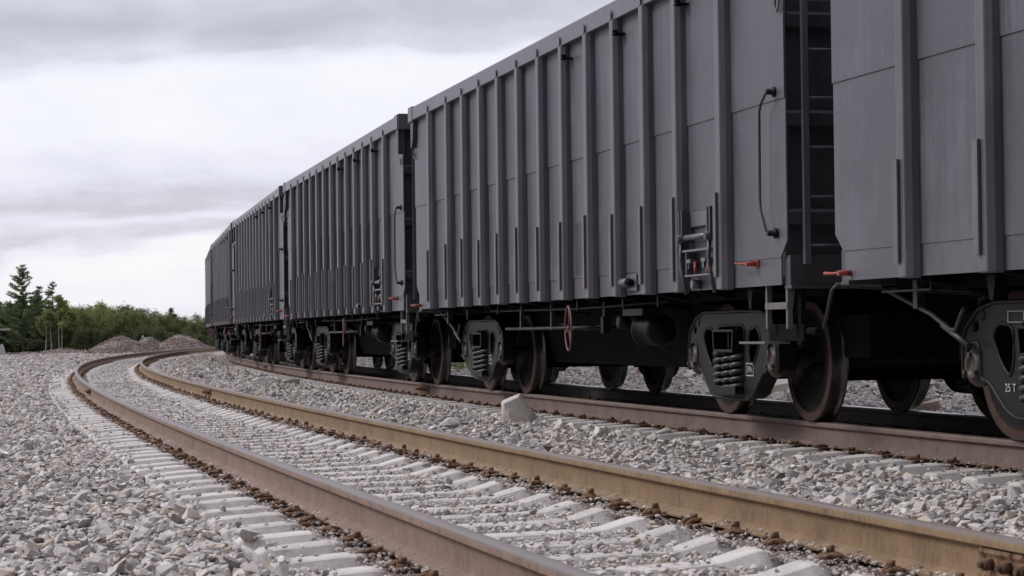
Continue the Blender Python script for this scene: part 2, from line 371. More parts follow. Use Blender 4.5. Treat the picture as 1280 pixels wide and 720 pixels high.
# ------------------------------------------------------------------ track alignments (rail heads at z = 0, metres)
def alignment(x0, th, k, dk):
    ds = .1; ss = np.arange(-8, 175, ds); h = th + k*ss + dk*ss*ss/2
    X = np.cumsum(np.sin(h)*ds); Y = np.cumsum(np.cos(h)*ds); i0 = np.argmin(abs(ss))
    return ss, X - X[i0] + x0, Y - Y[i0] + 4, h
T1 = alignment(1.696, -0.264281, 0.000657, 3.4e-5); T2 = alignment(6.660907, -0.280384, 0.001861, -5e-6)
Z1 = .039                                   # the near track lies a little higher
def at(T, s, off=0., z=0.):
    x = np.interp(s, T[0], T[1]); y = np.interp(s, T[0], T[2]); h = np.interp(s, T[0], T[3])
    return np.stack([x + off*np.cos(h), y - off*np.sin(h), np.full_like(np.asarray(x, float), z)], -1), h
def latlong(T, X, Y):
    xt = np.interp(Y, T[2], T[1]); h = np.interp(Y, T[2], T[3]); s0 = np.interp(Y, T[2], T[0])
    lat = (X - xt)*np.cos(h); return lat, s0 + (X - xt)*np.sin(h)

def terrain(X, Y):
    l1, _ = latlong(T1, X, Y); l2, _ = latlong(T2, X, Y)
    z = -.225 + .03*np.sin(X*.9 + Y*.23) * np.cos(Y*.31 - X*.4) * np.clip((np.abs(l1) - 1.6)/1.5, 0, 1)
    near1 = np.clip(1 - (np.abs(l1) - 1.7)/1.2, 0, 1)*(Y < 118); z = z + near1*.012
    z = z - .045*np.clip((1.75 - np.abs(l1))/.4, 0, 1) - .07*np.clip((1.75 - np.abs(l2))/.4, 0, 1)
    far = np.clip((-l1 - 3.0)/5, 0, 1); z = z - .05*far
    bank = np.clip((l2 - 3.4)/3.2, 0, 1); z = z + bank*bank*(3 - 2*bank)*.55 + bank*.08*np.sin(X*1.7+Y*.6)
    return z

# ------------------------------------------------------------------ ground
def ground():
    ys = np.concatenate([np.arange(-6, 20, .5), np.arange(20, 60, 1.), np.arange(60, 170, 2.5), np.array([180, 200, 240, 300, 400, 600, 900, 1400, 2200])])
    us = np.concatenate([[-1800, -1000, -500, -250, -140, -90, -60, -45], np.arange(-36, -12, 2.), np.arange(-12, 14, .6), np.arange(14, 30, 2.), [34, 45, 70, 120, 250, 600, 1200, 1800]])
    V = []; 
    for y in ys:
        xt = float(np.interp(y, T2[2], T2[1])); 
        for u in us: V.append((xt + u, y))
    V = np.array(V); z = terrain(V[:, 0], V[:, 1])
    z = np.where(V[:, 1] > 175, -.25, z) - .012
    n = len(us); F = [(j*n+i, j*n+i+1, (j+1)*n+i+1, (j+1)*n+i) for j in range(len(ys)-1) for i in range(n-1)]
    me = bpy.data.meshes.new('ground'); me.from_pydata([(a, b, c) for (a, b), c in zip(V, z)], [], F); me.materials.append(M_GROUND)
    me.polygons.foreach_set('use_smooth', [True]*len(F))
    o = bpy.data.objects.new('ground', me); COL.objects.link(o); tag(o, kind='structure', label='flat gravel ground around and beyond the tracks')
ground()

# ------------------------------------------------------------------ stones
def hull(pts):
    bm = bmesh.new(); vs = [bm.verts.new(p) for p in pts]; bmesh.ops.convex_hull(bm, input=vs)
    for v in [v for v in bm.verts if not v.link_faces]: bm.verts.remove(v)
    bmesh.ops.triangulate(bm, faces=bm.faces); bmesh.ops.recalc_face_normals(bm, faces=bm.faces)
    bm.verts.index_update(); V = np.array([v.co[:] for v in bm.verts]); F = np.array([[v.index for v in f.verts] for f in bm.faces]); bm.free()
    return V, F
def rocks(n, k, seed):
    r = np.random.default_rng(seed); out = []
    for i in range(n):
        p = r.normal(size=(k, 3)); p /= np.linalg.norm(p, axis=1)[:, None]; p *= r.uniform(.75, 1.1, (k, 1))
        p *= np.array([1., r.uniform(.6, .95), r.uniform(.38, .75)]); 
        V, F = hull([tuple(q) for q in p]); out.append((V*.5, F))
    return out
RK_HI = rocks(20, 13, 1); RK_MID = rocks(14, 9, 2); RK_LO = rocks(10, 7, 3)
def rot_mats(n, tilt):
    a = rng.uniform(0, 2*PI, n); b = rng.normal(0, tilt, n); c = rng.normal(0, tilt, n)
    ca, sa, cb, sb, cc, sc = np.cos(a), np.sin(a), np.cos(b), np.sin(b), np.cos(c), np.sin(c)
    Z = np.zeros(n); O = np.ones(n)
    Rz = np.stack([ca, -sa, Z, sa, ca, Z, Z, Z, O], 1).reshape(n, 3, 3); Rx = np.stack([O, Z, Z, Z, cb, -sb, Z, sb, cb], 1).reshape(n, 3, 3)
    Ry = np.stack([cc, Z, sc, Z, O, Z, -sc, Z, cc], 1).reshape(n, 3, 3)
    return Rz @ Rx @ Ry
def stone_mesh(name, lib, pos, size, tint, mat, tilt=.35):
    which = rng.integers(0, len(lib), len(pos)); R = rot_mats(len(pos), tilt)
    VV, FF, TT = [], [], []; o = 0
    for i, (V, F) in enumerate(lib):
        m = which == i; n = m.sum()
        if not n: continue
        v = np.einsum('nij,kj->nki', R[m], V)*size[m][:, None, None] + pos[m][:, None, :]
        f = F[None] + (np.arange(n)*len(V))[:, None, None] + o
        VV.append(v.reshape(-1, 3)); FF.append(f.reshape(-1, 3)); TT.append(np.repeat(tint[m], len(V))); o += n*len(V)
    V = np.concatenate(VV); F = np.concatenate(FF).astype(np.int32); T = np.concatenate(TT).astype(np.float32)
    return raw_mesh(name, V, F, T, mat)
def raw_mesh(name, V, F, T, mat):
    k = F.shape[1]
    me = bpy.data.meshes.new(name); me.vertices.add(len(V)); me.vertices.foreach_set('co', V.astype(np.float32).ravel())
    me.loops.add(F.size); me.loops.foreach_set('vertex_index', F.astype(np.int32).ravel()); me.polygons.add(len(F))
    me.polygons.foreach_set('loop_start', np.arange(0, F.size, k, dtype=np.int32)); me.polygons.foreach_set('loop_total', np.full(len(F), k, dtype=np.int32))
    me.polygons.foreach_set('use_smooth', np.zeros(len(F), dtype=bool))
    a = me.attributes.new('tint', 'FLOAT', 'POINT'); a.data.foreach_set('value', T.astype(np.float32)); me.update(calc_edges=True)
    me.materials.append(mat); o = bpy.data.objects.new(name, me); COL.objects.link(o); return o
SP = .543
def scatter(y0, y1, dens, mean, sig, lib, margin=1.5, kx=.2385, lmax=8.5):
    # whole strip seen by the camera plus a margin; extends a little to either side
    wmax = kx*y1 + margin; n = int(2*wmax*(y1-y0)*dens)
    X = rng.uniform(-wmax, wmax, n); Y = rng.uniform(y0, y1, n)
    k = np.abs(X) < kx*Y + margin; X, Y = X[k], Y[k]
    S = mean*np.exp(rng.normal(0, sig, len(X))); S = np.clip(S, mean*.35, mean*2.6)
    l1, s1 = latlong(T1, X, Y); l2, s2 = latlong(T2, X, Y)
    keep = (l2 < lmax)
    Zg = terrain(X, Y)
    z = Zg + rng.normal(0, .012, len(X)) + S*.12
    for l, s, lift, dens_in in ((l1, s1, Z1+.016, .55), (l2, s2, 0., .45)):
        al = np.abs(l); ph = np.abs(((s/SP + .5) % 1) - .5)*SP            # distance from the centre of the nearest sleeper
        on = (al < 1.36) & (ph < .125) & (s < 78)
        inner = (al < .62)
        seat = (al > .60) & (al < 1.02)
        p = np.where(inner, .20 + .45*(np.sin(X*2.3 + Y*1.1)*np.sin(Y*1.9 - X*1.3) > .15), np.where(seat, .40, .06)); p = np.where(al > 1.05, np.clip((al - 1.05)/.32, 0, 1)**1.5*.40 + .04, p); seatsm = seat & (S > .034)
        S = np.where(seatsm & on, rng.uniform(.018, .034, len(S)), S)
        if lift > 0: p = np.where(s > 34, p + np.clip((s - 34)/30, 0, .7), p)
        else: p = np.where(s > 25, p + .12, p)
        u = rng.uniform(size=len(X))
        keep &= ~(on & (u > p))
        keep &= ~(on & (S > mean*1.5))
        zs = lift - .205 + .004; z = np.where(on, np.where(inner, zs - .03, np.where(seat, zs - .004, zs + .012)) + S*.16, z)
        crib = (al < 1.40) & ~on
        z = np.where(crib, lift - .262 + np.where(seat, .034, 0) + np.where(al < .5, .010, 0) + rng.normal(0, .007, len(X)) + S*.10, z)
        S = np.where(al < 1.30, np.minimum(S*.72, .06), S)
        df = np.abs(al - .797); foot = (df < .13) & (rng.uniform(size=len(X)) < .75)
        S = np.where(foot, rng.uniform(.014, .034, len(S)), S)
        z = np.where(foot & (df < .085) & ~on, lift - .158 - .25*(df - .03), z); z = np.where(foot & (df >= .085) & ~on, lift - .190, z)
        keep &= ~((df < .016 + S*.52)) & ~((df < .09 + S*.45) & (~foot | on))
        z = np.where((al >= 1.40) & (al < 1.9), np.maximum(z, lift - .236 + rng.normal(0, .012, len(X)) + S*.12), z)
    X, Y, z, S = X[keep], Y[keep], z[keep], S[keep]
    T = rng.uniform(0, .968, len(X)); ls = np.minimum(np.abs(np.abs(latlong(T1, X, Y)[0]) - .80), np.abs(np.abs(latlong(T2, X, Y)[0]) - .80))
    T = np.where((ls < .17) & (rng.uniform(size=len(X)) < .45), rng.uniform(.975, 1.0, len(X)), T)
    return np.stack([X, Y, z], 1), S, T, lib
parts = []
for a in [(5.0, 14, 680, .046, .48, RK_HI, 1.2), (14, 25, 520, .048, .45, RK_MID, 1.5), (25, 46, 250, .060, .45, RK_MID, 2.0), (46, 80, 85, .085, .42, RK_LO, 3.0), (80, 134, 18, .085, .5, RK_LO, 4.0)]:
    pos, S, T, lib = scatter(*a)
    parts.append((pos, S, T, lib))
# fines and chips packed against the rails and round the fastenings
def fines(T, lift, s0, s1, n, sides):
    S_ = s0 + (s1 - s0)*rng.uniform(0, 1, n)**1.4; side = rng.choice(sides, n); io = rng.choice([-1, 1], n); df = .028 + .20*rng.uniform(0, 1, n)**1.15
    off = side*.797 + io*df; x = np.interp(S_, T[0], T[1]); y = np.interp(S_, T[0], T[2]); h = np.interp(S_, T[0], T[3])
    ph = np.abs(((S_/SP + .5) % 1) - .5)*SP; on = ph < .10
    z = np.where(df < .085, -.166 - .22*(df - .028), np.where(on, -.186, -.204)) + lift + rng.normal(0, .004, n)
    sz = rng.uniform(.012, .036, n)*(1 + S_/60); keep = rng.uniform(size=n) < (.55 + .45*np.sin(S_*2.1 + side)*np.sin(S_*.77)) ; keep &= ~((df < .06) & (rng.uniform(size=n) < .35)); keep &= df > .016 + sz*.5
    tn = np.where(rng.uniform(size=n) < .38, rng.uniform(.975, 1, n), rng.uniform(0, .965, n))
    return np.stack([x + off*np.cos(h), y - off*np.sin(h), z], 1)[keep], sz[keep], tn[keep]
fa = fines(T1, Z1+.016, 2, 48, 90000, [-1, 1]); fb = fines(T2, -.004, 6, 45, 16000, [-1])
FINES = (np.concatenate([fa[0], fb[0]]), np.concatenate([fa[1], fb[1]]), np.concatenate([fa[2], fb[2]]), RK_LO)
# larger stones sprinkled over the near gravel
pos, S, T, _ = scatter(5.5, 26, 9, .105, .25, RK_HI, 1.0); parts.append((pos, S, T, RK_HI))
# coarse rubble on the bank behind the train
n = 16000; Y = rng.uniform(12, 80, n); lt = rng.uniform(2.3, 8.5, n); xt = np.interp(Y, T2[2], T2[1]); X = xt + lt
S = .075*np.exp(rng.normal(0, .6, n)); S = np.clip(S, .035, .42); z = terrain(X, Y) + S*.1; parts.append((np.stack([X, Y, z], 1), S, rng.uniform(.3, 1, n), RK_MID))
parts.append(FINES)
for i, (pos, S, T, lib) in enumerate(parts):
    o = stone_mesh('ballast', lib, pos, S, T, M_STONE, .30)
    lab = ['coarse crushed stone ballast closest to the camera', 'crushed stone ballast around the middle of the tracks', 'crushed stone ballast further down the line',
           'distant crushed stone ballast along the curve', 'sparse stones on the flat ground before the heaps', 'larger stones sprinkled among the ballast', 'rough rubble on the low bank behind the train', 'rusty fine gravel packed around the rail fastenings'][i]
    tag(o, lab, 'ballast', kind='stuff')

def boulder(name, loc, pts, tint, rz, label, bev=.01):
    V, F = hull(pts)
    bm = bmesh.new(); vs = [bm.verts.new(tuple(v)) for v in V]
    for f in F: bm.faces.new([vs[i] for i in f])
    bmesh.ops.dissolve_limit(bm, angle_limit=.12, verts=bm.verts, edges=bm.edges)
    bmesh.ops.bevel(bm, geom=list(bm.edges), offset=bev, segments=2, affect='EDGES', profile=.6)
    bmesh.ops.triangulate(bm, faces=bm.faces); bmesh.ops.subdivide_edges(bm, edges=bm.edges, cuts=3, use_grid_fill=True)
    from mathutils import noise as mn
    for v in bm.verts:
        v.co += v.normal*(mn.noise(v.co*14 + Vector(loc))*bev*.7 + mn.noise(v.co*40)*bev*.35)
    me = bpy.data.meshes.new(name); bm.to_mesh(me); bm.free()
    a = me.attributes.new('tint', 'FLOAT', 'POINT'); a.data.foreach_set('value', np.full(len(me.vertices), tint, dtype=np.float32))
    me.materials.append(M_STONE); o = bpy.data.objects.new(name, me); COL.objects.link(o); o.location = loc; o.rotation_euler = (0, 0, rz)
    tag(o, label, 'boulder'); return o
# the pale block: a leaning wedge, height ~.26 m, width ~.34 m
boulder('boulder', (0.03, 22.68, -.235), [(x*1.12, y*1.12, z*1.12) for x, y, z in [(-.16,-.06,.0),(-.13,.10,.0),(-.165,-.02,.21),(-.12,.10,.23),(.02,.0,.285),(.03,.09,.275),(.11,.03,.16),(.19,.0,.055),(.17,.1,.05),(.10,-.10,.015),(-.06,-.12,.0),(-.14,-.07,.20),(.0,-.06,.255),(.15,-.06,.06)]], .72, .1, 'large pale angular block lying in the gravel strip between the two tracks')
def rnd_pts(sx, sy, sz, seed, k=12):
    r = np.random.default_rng(seed); p = r.normal(size=(k, 3)); p /= np.linalg.norm(p, axis=1)[:, None]; p *= np.array([sx, sy, sz]); return [tuple(q) for q in p]
for loc, s, tint, rz, lab in [((-.66, 21.4, -.17), (.15, .11, .08), .6, .3, 'low whitish fractured stone beside the ochre rail, left of the pale block'),
                              ((.42, 20.9, -.18), (.10, .08, .08), .70, 1., 'light grey pointed stone in the gravel, right of the pale block'),
                              ((1.25, 18.9, -.18), (.15, .10, .07), .30, .2, 'flat mid grey stone in the gravel strip near the sleeper ends'),
                              ((.75, 19.6, -.19), (.12, .09, .06), .93, .6, 'flat cream stone in the gravel strip under the second bogie'),
                              ((-4.25, 41., -.17), (.20, .13, .10), .25, .4, 'brownish grey stone far along the gravel strip between the tracks'),
                              ((-4.9, 42.2, -.17), (.26, .16, .10), .72, .1, 'wide pale stone far along the gravel strip between the tracks')]:
    boulder('boulder', loc, rnd_pts(*s, int(abs(loc[1])*10)), tint, rz, lab, .006)
tag(boulder('boulder', (3.76, 29.2, -.15), [(-.45,-.3,-.1),(.5,-.3,-.1),(-.45,.3,-.1),(.5,.3,-.1),(-.42,-.28,.05),(.45,-.3,.18),(-.4,.3,.09),(.5,.3,.22)], .8, .3, 'broad pale slab lying on the far side of the train'), cat='boulder')

# ------------------------------------------------------------------ rails
# profile (lateral, height, v) going around the section
RP = [(-.075,-.180,.0),(.075,-.180,.0),(.075,-.170,.05),(.045,-.158,.12),(.014,-.145,.2),(.0095,-.12,.3),(.009,-.08,.45),(.0095,-.055,.55),(.020,-.043,.62),(.0365,-.037,.68),(.0375,-.014,.80),(.033,-.005,.92),
      (.020,-.001,1.0),(-.020,-.001,1.0),(-.033,-.005,.92),(-.0375,-.014,.80),(-.0365,-.037,.68),(-.020,-.043,.62),(-.0095,-.055,.55),(-.009,-.08,.45),(-.0095,-.12,.3),(-.014,-.145,.2),(-.045,-.158,.12),(-.075,-.170,.05)]
def rail(T, off, zt, s0, s1, mat, label, joints=(), group=None):
    mid, _ = at(T, (s0+s1)/2, off, zt); o0 = Vector(mid)
    ss = np.linspace(s0, s1, max(2, int((s1-s0)/.5))); c, h = at(T, ss, off, zt); n = len(RP)
    V = []; UV = []
    for i in range(len(ss)):
        for a, z, v in RP: V.append((c[i, 0] + a*math.cos(h[i]) - o0.x, c[i, 1] - a*math.sin(h[i]) - o0.y, c[i, 2] + z - o0.z)); UV.append((ss[i], v))
    F = [(i*n+k, i*n+(k+1) % n, (i+1)*n+(k+1) % n, (i+1)*n+k) for i in range(len(ss)-1) for k in range(n)]
    F.append(tuple(reversed(range(n)))); F.append(tuple((len(ss)-1)*n+k for k in range(n)))
    me = bpy.data.meshes.new('rail'); me.from_pydata(V, [], F); me.materials.append(mat)
    uvl = me.uv_layers.new(name='UVMap'); li = np.empty(len(me.loops), dtype=np.int32); me.loops.foreach_get('vertex_index', li)
    uvl.data.foreach_set('uv', np.array(UV, dtype=np.float32)[li].ravel())
    me.polygons.foreach_set('use_smooth', [True]*(len(F)-2) + [False]*2)
    try: me.set_sharp_from_angle(angle=math.radians(38))
    except Exception: pass
    bm = bmesh.new(); bm.from_mesh(me); bmesh.ops.recalc_face_normals(bm, faces=bm.faces); bm.to_mesh(me); bm.free()
    o = bpy.data.objects.new('rail', me); COL.objects.link(o); o.location = o0; tag(o, label, 'rail', group)
    for js in joints:       # joint bars bolted over the web at the far end of this rail
        for side in (-1, 1):
            mb = MB(); p, hh = at(T, js, off, zt); hh = float(hh)
            def L(a, s_, z_): return (p[0] + a*math.cos(hh) + s_*math.sin(hh) - o0.x, p[1] - a*math.sin(hh) + s_*math.cos(hh) - o0.y, p[2] + z_ - o0.z)
            prof = [(.012,-.052),(.030,-.046),(.034,-.06),(.026,-.075),(.026,-.12),(.040,-.146),(.036,-.152),(.012,-.142)]
            v0 = [L(side*a, -.40, z) for a, z in prof]; v1 = [L(side*a, .40, z) for a, z in prof]; m = len(prof)
            mb.add(v0+v1, [(i, (i+1) % m, m+(i+1) % m, m+i) for i in range(m)] + [tuple(range(m)), tuple(range(m, 2*m))])
            fp = mb.build('joint_bar', M_RUST, o)
            for bs in (-.32, -.19, -.065, .065, .19, .32):
                b = MB(); a0 = side*.026; a1 = side*.062
                b.tube([L(a0, bs, -.097), L(a1, bs, -.097)], .022, 6)
                b.tube([L(a1, bs, -.097), L(side*.078, bs, -.097)], .012, 6)
                b.build('joint_bolt', M_RUST2, fp)
    return o
G = .797
J1L, J1R, J2 = 30.26, 27.76, 28.64
rail(T1, -G, Z1+.018, -4, J1L, M_RAILL, 'rusty brown rail running from the bottom centre, nearest the camera', [J1L - .02])
rail(T1, -G, Z1+.018, J1L+.008, 118, M_RAILL, 'far length of the leftmost rail, sweeping around the curve')
rail(T1, G, Z1+.014, -4, 2.92, M_RAILR, 'short end of ochre rail at the lower right corner', [2.90])
rail(T1, G, Z1+.014, 2.928, J1R, M_RAILR, 'ochre rusty rail running from the lower right past the pale block', [J1R - .02])
rail(T1, G, Z1+.014, J1R+.008, 118, M_RAILR, 'far length of the ochre rail, curving left towards the brown heaps')
rail(T2, -G, 0, -4, 3.6, M_RAILF, 'near rail below the closest freight car, at the frame edge')
rail(T2, -G, 0, 3.608, J2, M_RAILF, 'grey brown rail carrying the near wheels of the train', [J2])
rail(T2, -G, 0, J2+.008, 53.12, M_RAILF, 'second length of the near rail under the middle cars', [53.1])
rail(T2, -G, 0, 53.13, 150, M_RAILF, 'farthest length of the near rail under the distant cars')
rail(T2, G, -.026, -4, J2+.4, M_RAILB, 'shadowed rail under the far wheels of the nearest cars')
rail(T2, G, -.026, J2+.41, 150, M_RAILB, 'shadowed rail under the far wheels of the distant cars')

# ------------------------------------------------------------------ sleepers with fastenings
def sleeper_meshes():
    # long axis = local X (across the track), top of the rail seat at z = 0
    mb = MB()
    hs = [(.30, -.040, .135, .080), (.40, -.034, .14, .080), (.56, .008, .15, .088), (.605, .010, .15, .088), (.635, -.004, .15, .095), (.955, -.004, .15, .095), (.985, .016, .15, .088), (1.05, .020, .15, .088), (1.335, .004, .15, .085), (1.36, -.012, .145, .080)]
    st = [(-a, b, c, d) for a, b, c, d in reversed(hs)] + hs
    V = []
    for x, zt, wb, wt in st:
        if abs(x) == 1.36: wt = .075
        V += [(x, -wb, -.23), (x, -wb+.008, zt-.075), (x, -wt, zt-.006), (x, -wt+.02, zt), (x, wt-.02, zt), (x, wt, zt-.006), (x, wb-.008, zt-.075), (x, wb, -.23)]
    n = 8; F = [(i*n+k, i*n+(k+1) % n, (i+1)*n+(k+1) % n, (i+1)*n+k) for i in range(len(st)-1) for k in range(n)]
    F += [tuple(range(n)), tuple((len(st)-1)*n+k for k in range(n))]
    mb.add(V, F); return mb
def build_sleeper(full=True):
    root = sleeper_meshes().build('sleeper', M_SLEEP, None)
    for rs_ in (-1, 1):
        xc = rs_*G
        pad = MB(); pad.box(xc-.17, xc+.17, -.07, .07, -.003, .018)
        bp = pad.build('base_plate', M_RUST2, root, bevel=.003)
        for side in (-1, 1):
            x0 = xc + side*.066; x1 = xc + side*.168
            cl = MB()
            # bent spring clip: a loop of thick bar, two arms running off the rail foot
            pts = []
            for a, b_, z in [(x0, -.052, .030), ((x0+x1)/2, -.060, .040), (x1-side*.012, -.052, .028), (x1, -.020, .022), (x1, .020, .022), (x1-side*.012, .052, .028), ((x0+x1)/2, .060, .040), (x0, .052, .030)]:
                pts.append((a, b_, z))
            pts = [(a, b_*.50, z*.85) for a, b_, z in pts]; cl.tube(pts, [.012, .015, .014, .011, .011, .014, .015, .012], 7)
            c = cl.build('clip', M_RUST, bp, loc=((x0+x1)/2, 0, .02))
            bo = MB(); bx = xc + side*.112
            bo.tube([(bx, 0, .0), (bx, 0, .034)], .023, 8); bo.tube([(bx, 0, .034), (bx, 0, .060)], .018, 6)
            bo.build('bolt', M_RUST2 if side > 0 else M_RUST, bp, loc=(bx, 0, .02))
    return root
sl0 = build_sleeper(); sl_node = capture(sl0); first = True
for T, zt, s_end, lab, grp in ((T1, Z1, 76, 'pale concrete sleeper of the empty curved track in the foreground', 'sleepers of the empty foreground track'),
                               (T2, 0., 62, 'grey concrete sleeper of the track under the freight train', 'sleepers of the track under the train')):
    k0 = -2
    for k in range(k0, int(s_end/SP)):
        s = k*SP + rng.normal(0, .008); p, h = at(T, s, rng.normal(0, .008), zt - (.183 if zt > 0 else .212))
        if p[1] < 2.2: continue
        o = sl0 if first else copy_tree(sl_node); first = False
        o.location = p; o.rotation_euler = (rng.normal(0, .004), (0. if zt > 0 else .016) + rng.normal(0, .003), -float(h) + rng.normal(0, .007))
        tag(o, lab, 'sleeper', grp)
        if s < 45:
            for bp_ in o.children:
                for q in bp_.children:
                    if q.name.startswith('clip'):
                        q.rotation_euler = (rng.normal(0, .06), rng.normal(0, .08), rng.normal(0, .22)); q.location.y += rng.normal(0, .014); q.location.x += rng.normal(0, .006)
                        q.scale = (rng.uniform(.74, 1.0), rng.uniform(.6, 1.0), rng.uniform(.65, .95))
                    else: q.location.y += rng.normal(0, .010); q.location.z += rng.uniform(-.016, .008); q.rotation_euler = (rng.normal(0, .08), rng.normal(0, .08), rng.uniform(0, 1))

# ------------------------------------------------------------------ freight car (x forward along the train, +y = side facing the camera)
ZB, ZT, ZM, ZL = 1.037, 3.672, 2.375, 1.235
HW, HL = 1.505, 6.594
POSTS = [5.40, 4.35, 3.48, 2.61, 1.74, .87, 0., -.87, -1.74, -2.61, -3.48, -4.35, -5.40]
def side_frame_mesh():
    cu = bpy.data.curves.new('sf', 'CURVE'); cu.dimensions = '2D'; cu.fill_mode = 'BOTH'; cu.extrude = .055; cu.bevel_depth = .018; cu.bevel_resolution = 2; cu.offset = -.016
    def spl(pts):
        s = cu.splines.new('POLY'); s.points.add(len(pts)-1); s.use_cyclic_u = True
        for p, q in zip(s.points, pts): p.co = (q[0], q[1], 0, 1)
    def sm(pts, r=.035, n=4):
        out = []; m = len(pts)
        for i in range(m):
            a, b, c = Vector(pts[i-1]), Vector(pts[i]), Vector(pts[(i+1) % m])
            d1 = (a-b); d2 = (c-b); rr = min(r, d1.length*.45, d2.length*.45); p = b + d1.normalized()*rr; q = b + d2.normalized()*rr
            for k in range(n+1):
                t = k/n; out.append(tuple(p*(1-t)**2 + b*2*t*(1-t) + q*t*t))
        return out
    half = [(0, .865), (.66, .865), (.86, .82), (1.03, .70), (1.065, .58), (1.065, .40), (1.02, .385), (1.02, .55), (.98, .62), (.87, .62), (.83, .55), (.83, .385), (.74, .385), (.52, .21), (.40, .165), (0, .155)]
    OUT = [sm(half + [(-x, z) for x, z in reversed(half[1:-1])]), sm([(-.31, .75), (.31, .75), (.31, .30), (-.31, .30)], .05)]
    spl(OUT[0]); spl(OUT[1])
    for sg in (-1, 1):
        OUT.append(sm([(sg*.42, .72), (sg*.60, .74), (sg*.68, .66), (sg*.58, .50), (sg*.46, .40), (sg*.41, .52)], .06)); spl(OUT[-1])
        spl(sm([(sg*.865, .755), (sg*.93, .735), (sg*.93, .685), (sg*.865, .70)], .02))
    o = bpy.data.objects.new('sf', cu); COL.objects.link(o); dg = C.evaluated_depsgraph_get(); me = bpy.data.meshes.new_from_object(o.evaluated_get(dg))
    bpy.data.objects.remove(o); me.name = 'side_frame'
    me.transform(Matrix.Rotation(PI/2, 4, 'X')); me.materials.clear(); me.materials.append(M_CAST)
    for p in me.polygons: p.use_smooth = False
    fl = MB()
    for k, o_ in enumerate(OUT):
        pts = []
        for q in o_:                       # thin out the outline, pull it inside the metal
            if not pts or (Vector(q) - Vector((pts[-1][0], pts[-1][2]))).length > .018: pts.append((q[0], .068, q[1]))
        fl.tube(pts, .017 if k == 0 else .014, 8, closed=True)
    for sx in (-1, 1):
        fl.tube([(sx*.70, .052, .80), (sx*.74, .052, .62), (sx*.66, .052, .42), (sx*.46, .052, .25)], .013, 7)
        fl.lathe([(.035, .05), (.035, .075), (.018, .08), (.005, .08)], (sx*.80, 0, .79), 12); fl.lathe([(.05, .05), (.05, .066), (.02, .07), (.005, .07)], (sx*.36, 0, .255), 14)
    fl.box(-.52, -.36, .056, .068, .79, .83); fl.box(-.32, -.18, .056, .066, .795, .825)
    f_ = fl.build('frame_flange', M_CAST); fm = f_.data; bpy.data.objects.remove(f_)
    bm = bmesh.new(); bm.from_mesh(me); bm.from_mesh(fm)
    me2 = bpy.data.meshes.new('side_frame'); bm.to_mesh(me2); bm.free(); me2.materials.append(M_CAST)
    return me2
SFM = side_frame_mesh()
def add_mesh(name, me, parent, loc=(0, 0, 0), rot=(0, 0, 0)):
    o = bpy.data.objects.new(name, me); COL.objects.link(o); o.parent = parent; o.location = loc; o.rotation_euler = rot; return o
# wheel: axis along y, outer face towards +y
wm = MB()
wprof = [(.02, -.045), (.105, -.045), (.12, -.02), (.16, -.005), (.30, -.045), (.385, -.050), (.402, -.068), (.470, -.068), (.4725, -.055), (.4735, -.03), (.476, .015), (.482, .028), (.497, .036), (.502, .046), (.497, .058), (.480, .066),
         (.400, .066), (.385, .045), (.30, .010), (.16, .05), (.12, .09), (.02, .09)]
# in this profile t grows towards the INNER side
wm.lathe([(r, -t) for r, t in wprof], (0, 0, 0), 56, [0]*7 + [1]*8 + [0]*6)
w0 = wm.build('wheel', [M_WHEEL, M_TREAD]); WHEEL = w0.data; bpy.data.objects.remove(w0)
try: WHEEL.set_sharp_from_angle(angle=math.radians(40))
except Exception: pass
# spring nest coil
sm_ = MB(); pts = []
turns, r_, z0, z1 = 5, .068, .245, .535
for i in range(turns*14+1): a = 2*PI*i/14; pts.append((r_*math.cos(a), r_*math.sin(a), z0 + (z1-z0)*i/(turns*14)))
sm_.tube(pts, .0215, 8); s0_ = sm_.build('spring', M_SPRING); SPRING = s0_.data; bpy.data.objects.remove(s0_)
# bearing cap, axis y, outwards +y
bc = MB(); bc.lathe([(.118, -.10), (.128, .0), (.132, .01), (.130, .028), (.118, .032), (.115, .05), (.092, .052), (.088, .072), (.060, .076), (.055, .060), (.01, .060)], (0, 0, 0), 28)
for k in range(3):
    a = PI/2 + 2*PI*k/3; bc.tube([(.074*math.cos(a), .066, .074*math.sin(a)), (.074*math.cos(a), .094, .074*math.sin(a))], .016, 6)
b0 = bc.build('bearing_cap', M_CAP); BEAR = b0.data; bpy.data.objects.remove(b0)
ad = MB(); ad.prism([(-.135, .0), (-.115, .11), (-.06, .165), (.06, .165), (.115, .11), (.135, .0), (.10, .0), (.09, .09), (0, .12), (-.09, .09), (-.10, .0)], 'y', -.09, .045)
a0_ = ad.build('bearing_adapter', M_ADAPT, bevel=.004); ADAPT = a0_.data; bpy.data.objects.remove(a0_)
SFY = 1.075
def text_mesh(txt, size, ext=.001):
    cu = bpy.data.curves.new('t', 'FONT'); cu.body = txt; cu.size = size; cu.extrude = ext; cu.align_x = 'CENTER'; cu.align_y = 'CENTER'
    o = bpy.data.objects.new('t', cu); COL.objects.link(o); me = bpy.data.meshes.new_from_object(o.evaluated_get(C.evaluated_depsgraph_get())); bpy.data.objects.remove(o)
    me.materials.clear(); me.materials.append(M_WHITE); return me
TX25 = text_mesh('25 T', .072); TXEPK = text_mesh('EPK', .066)
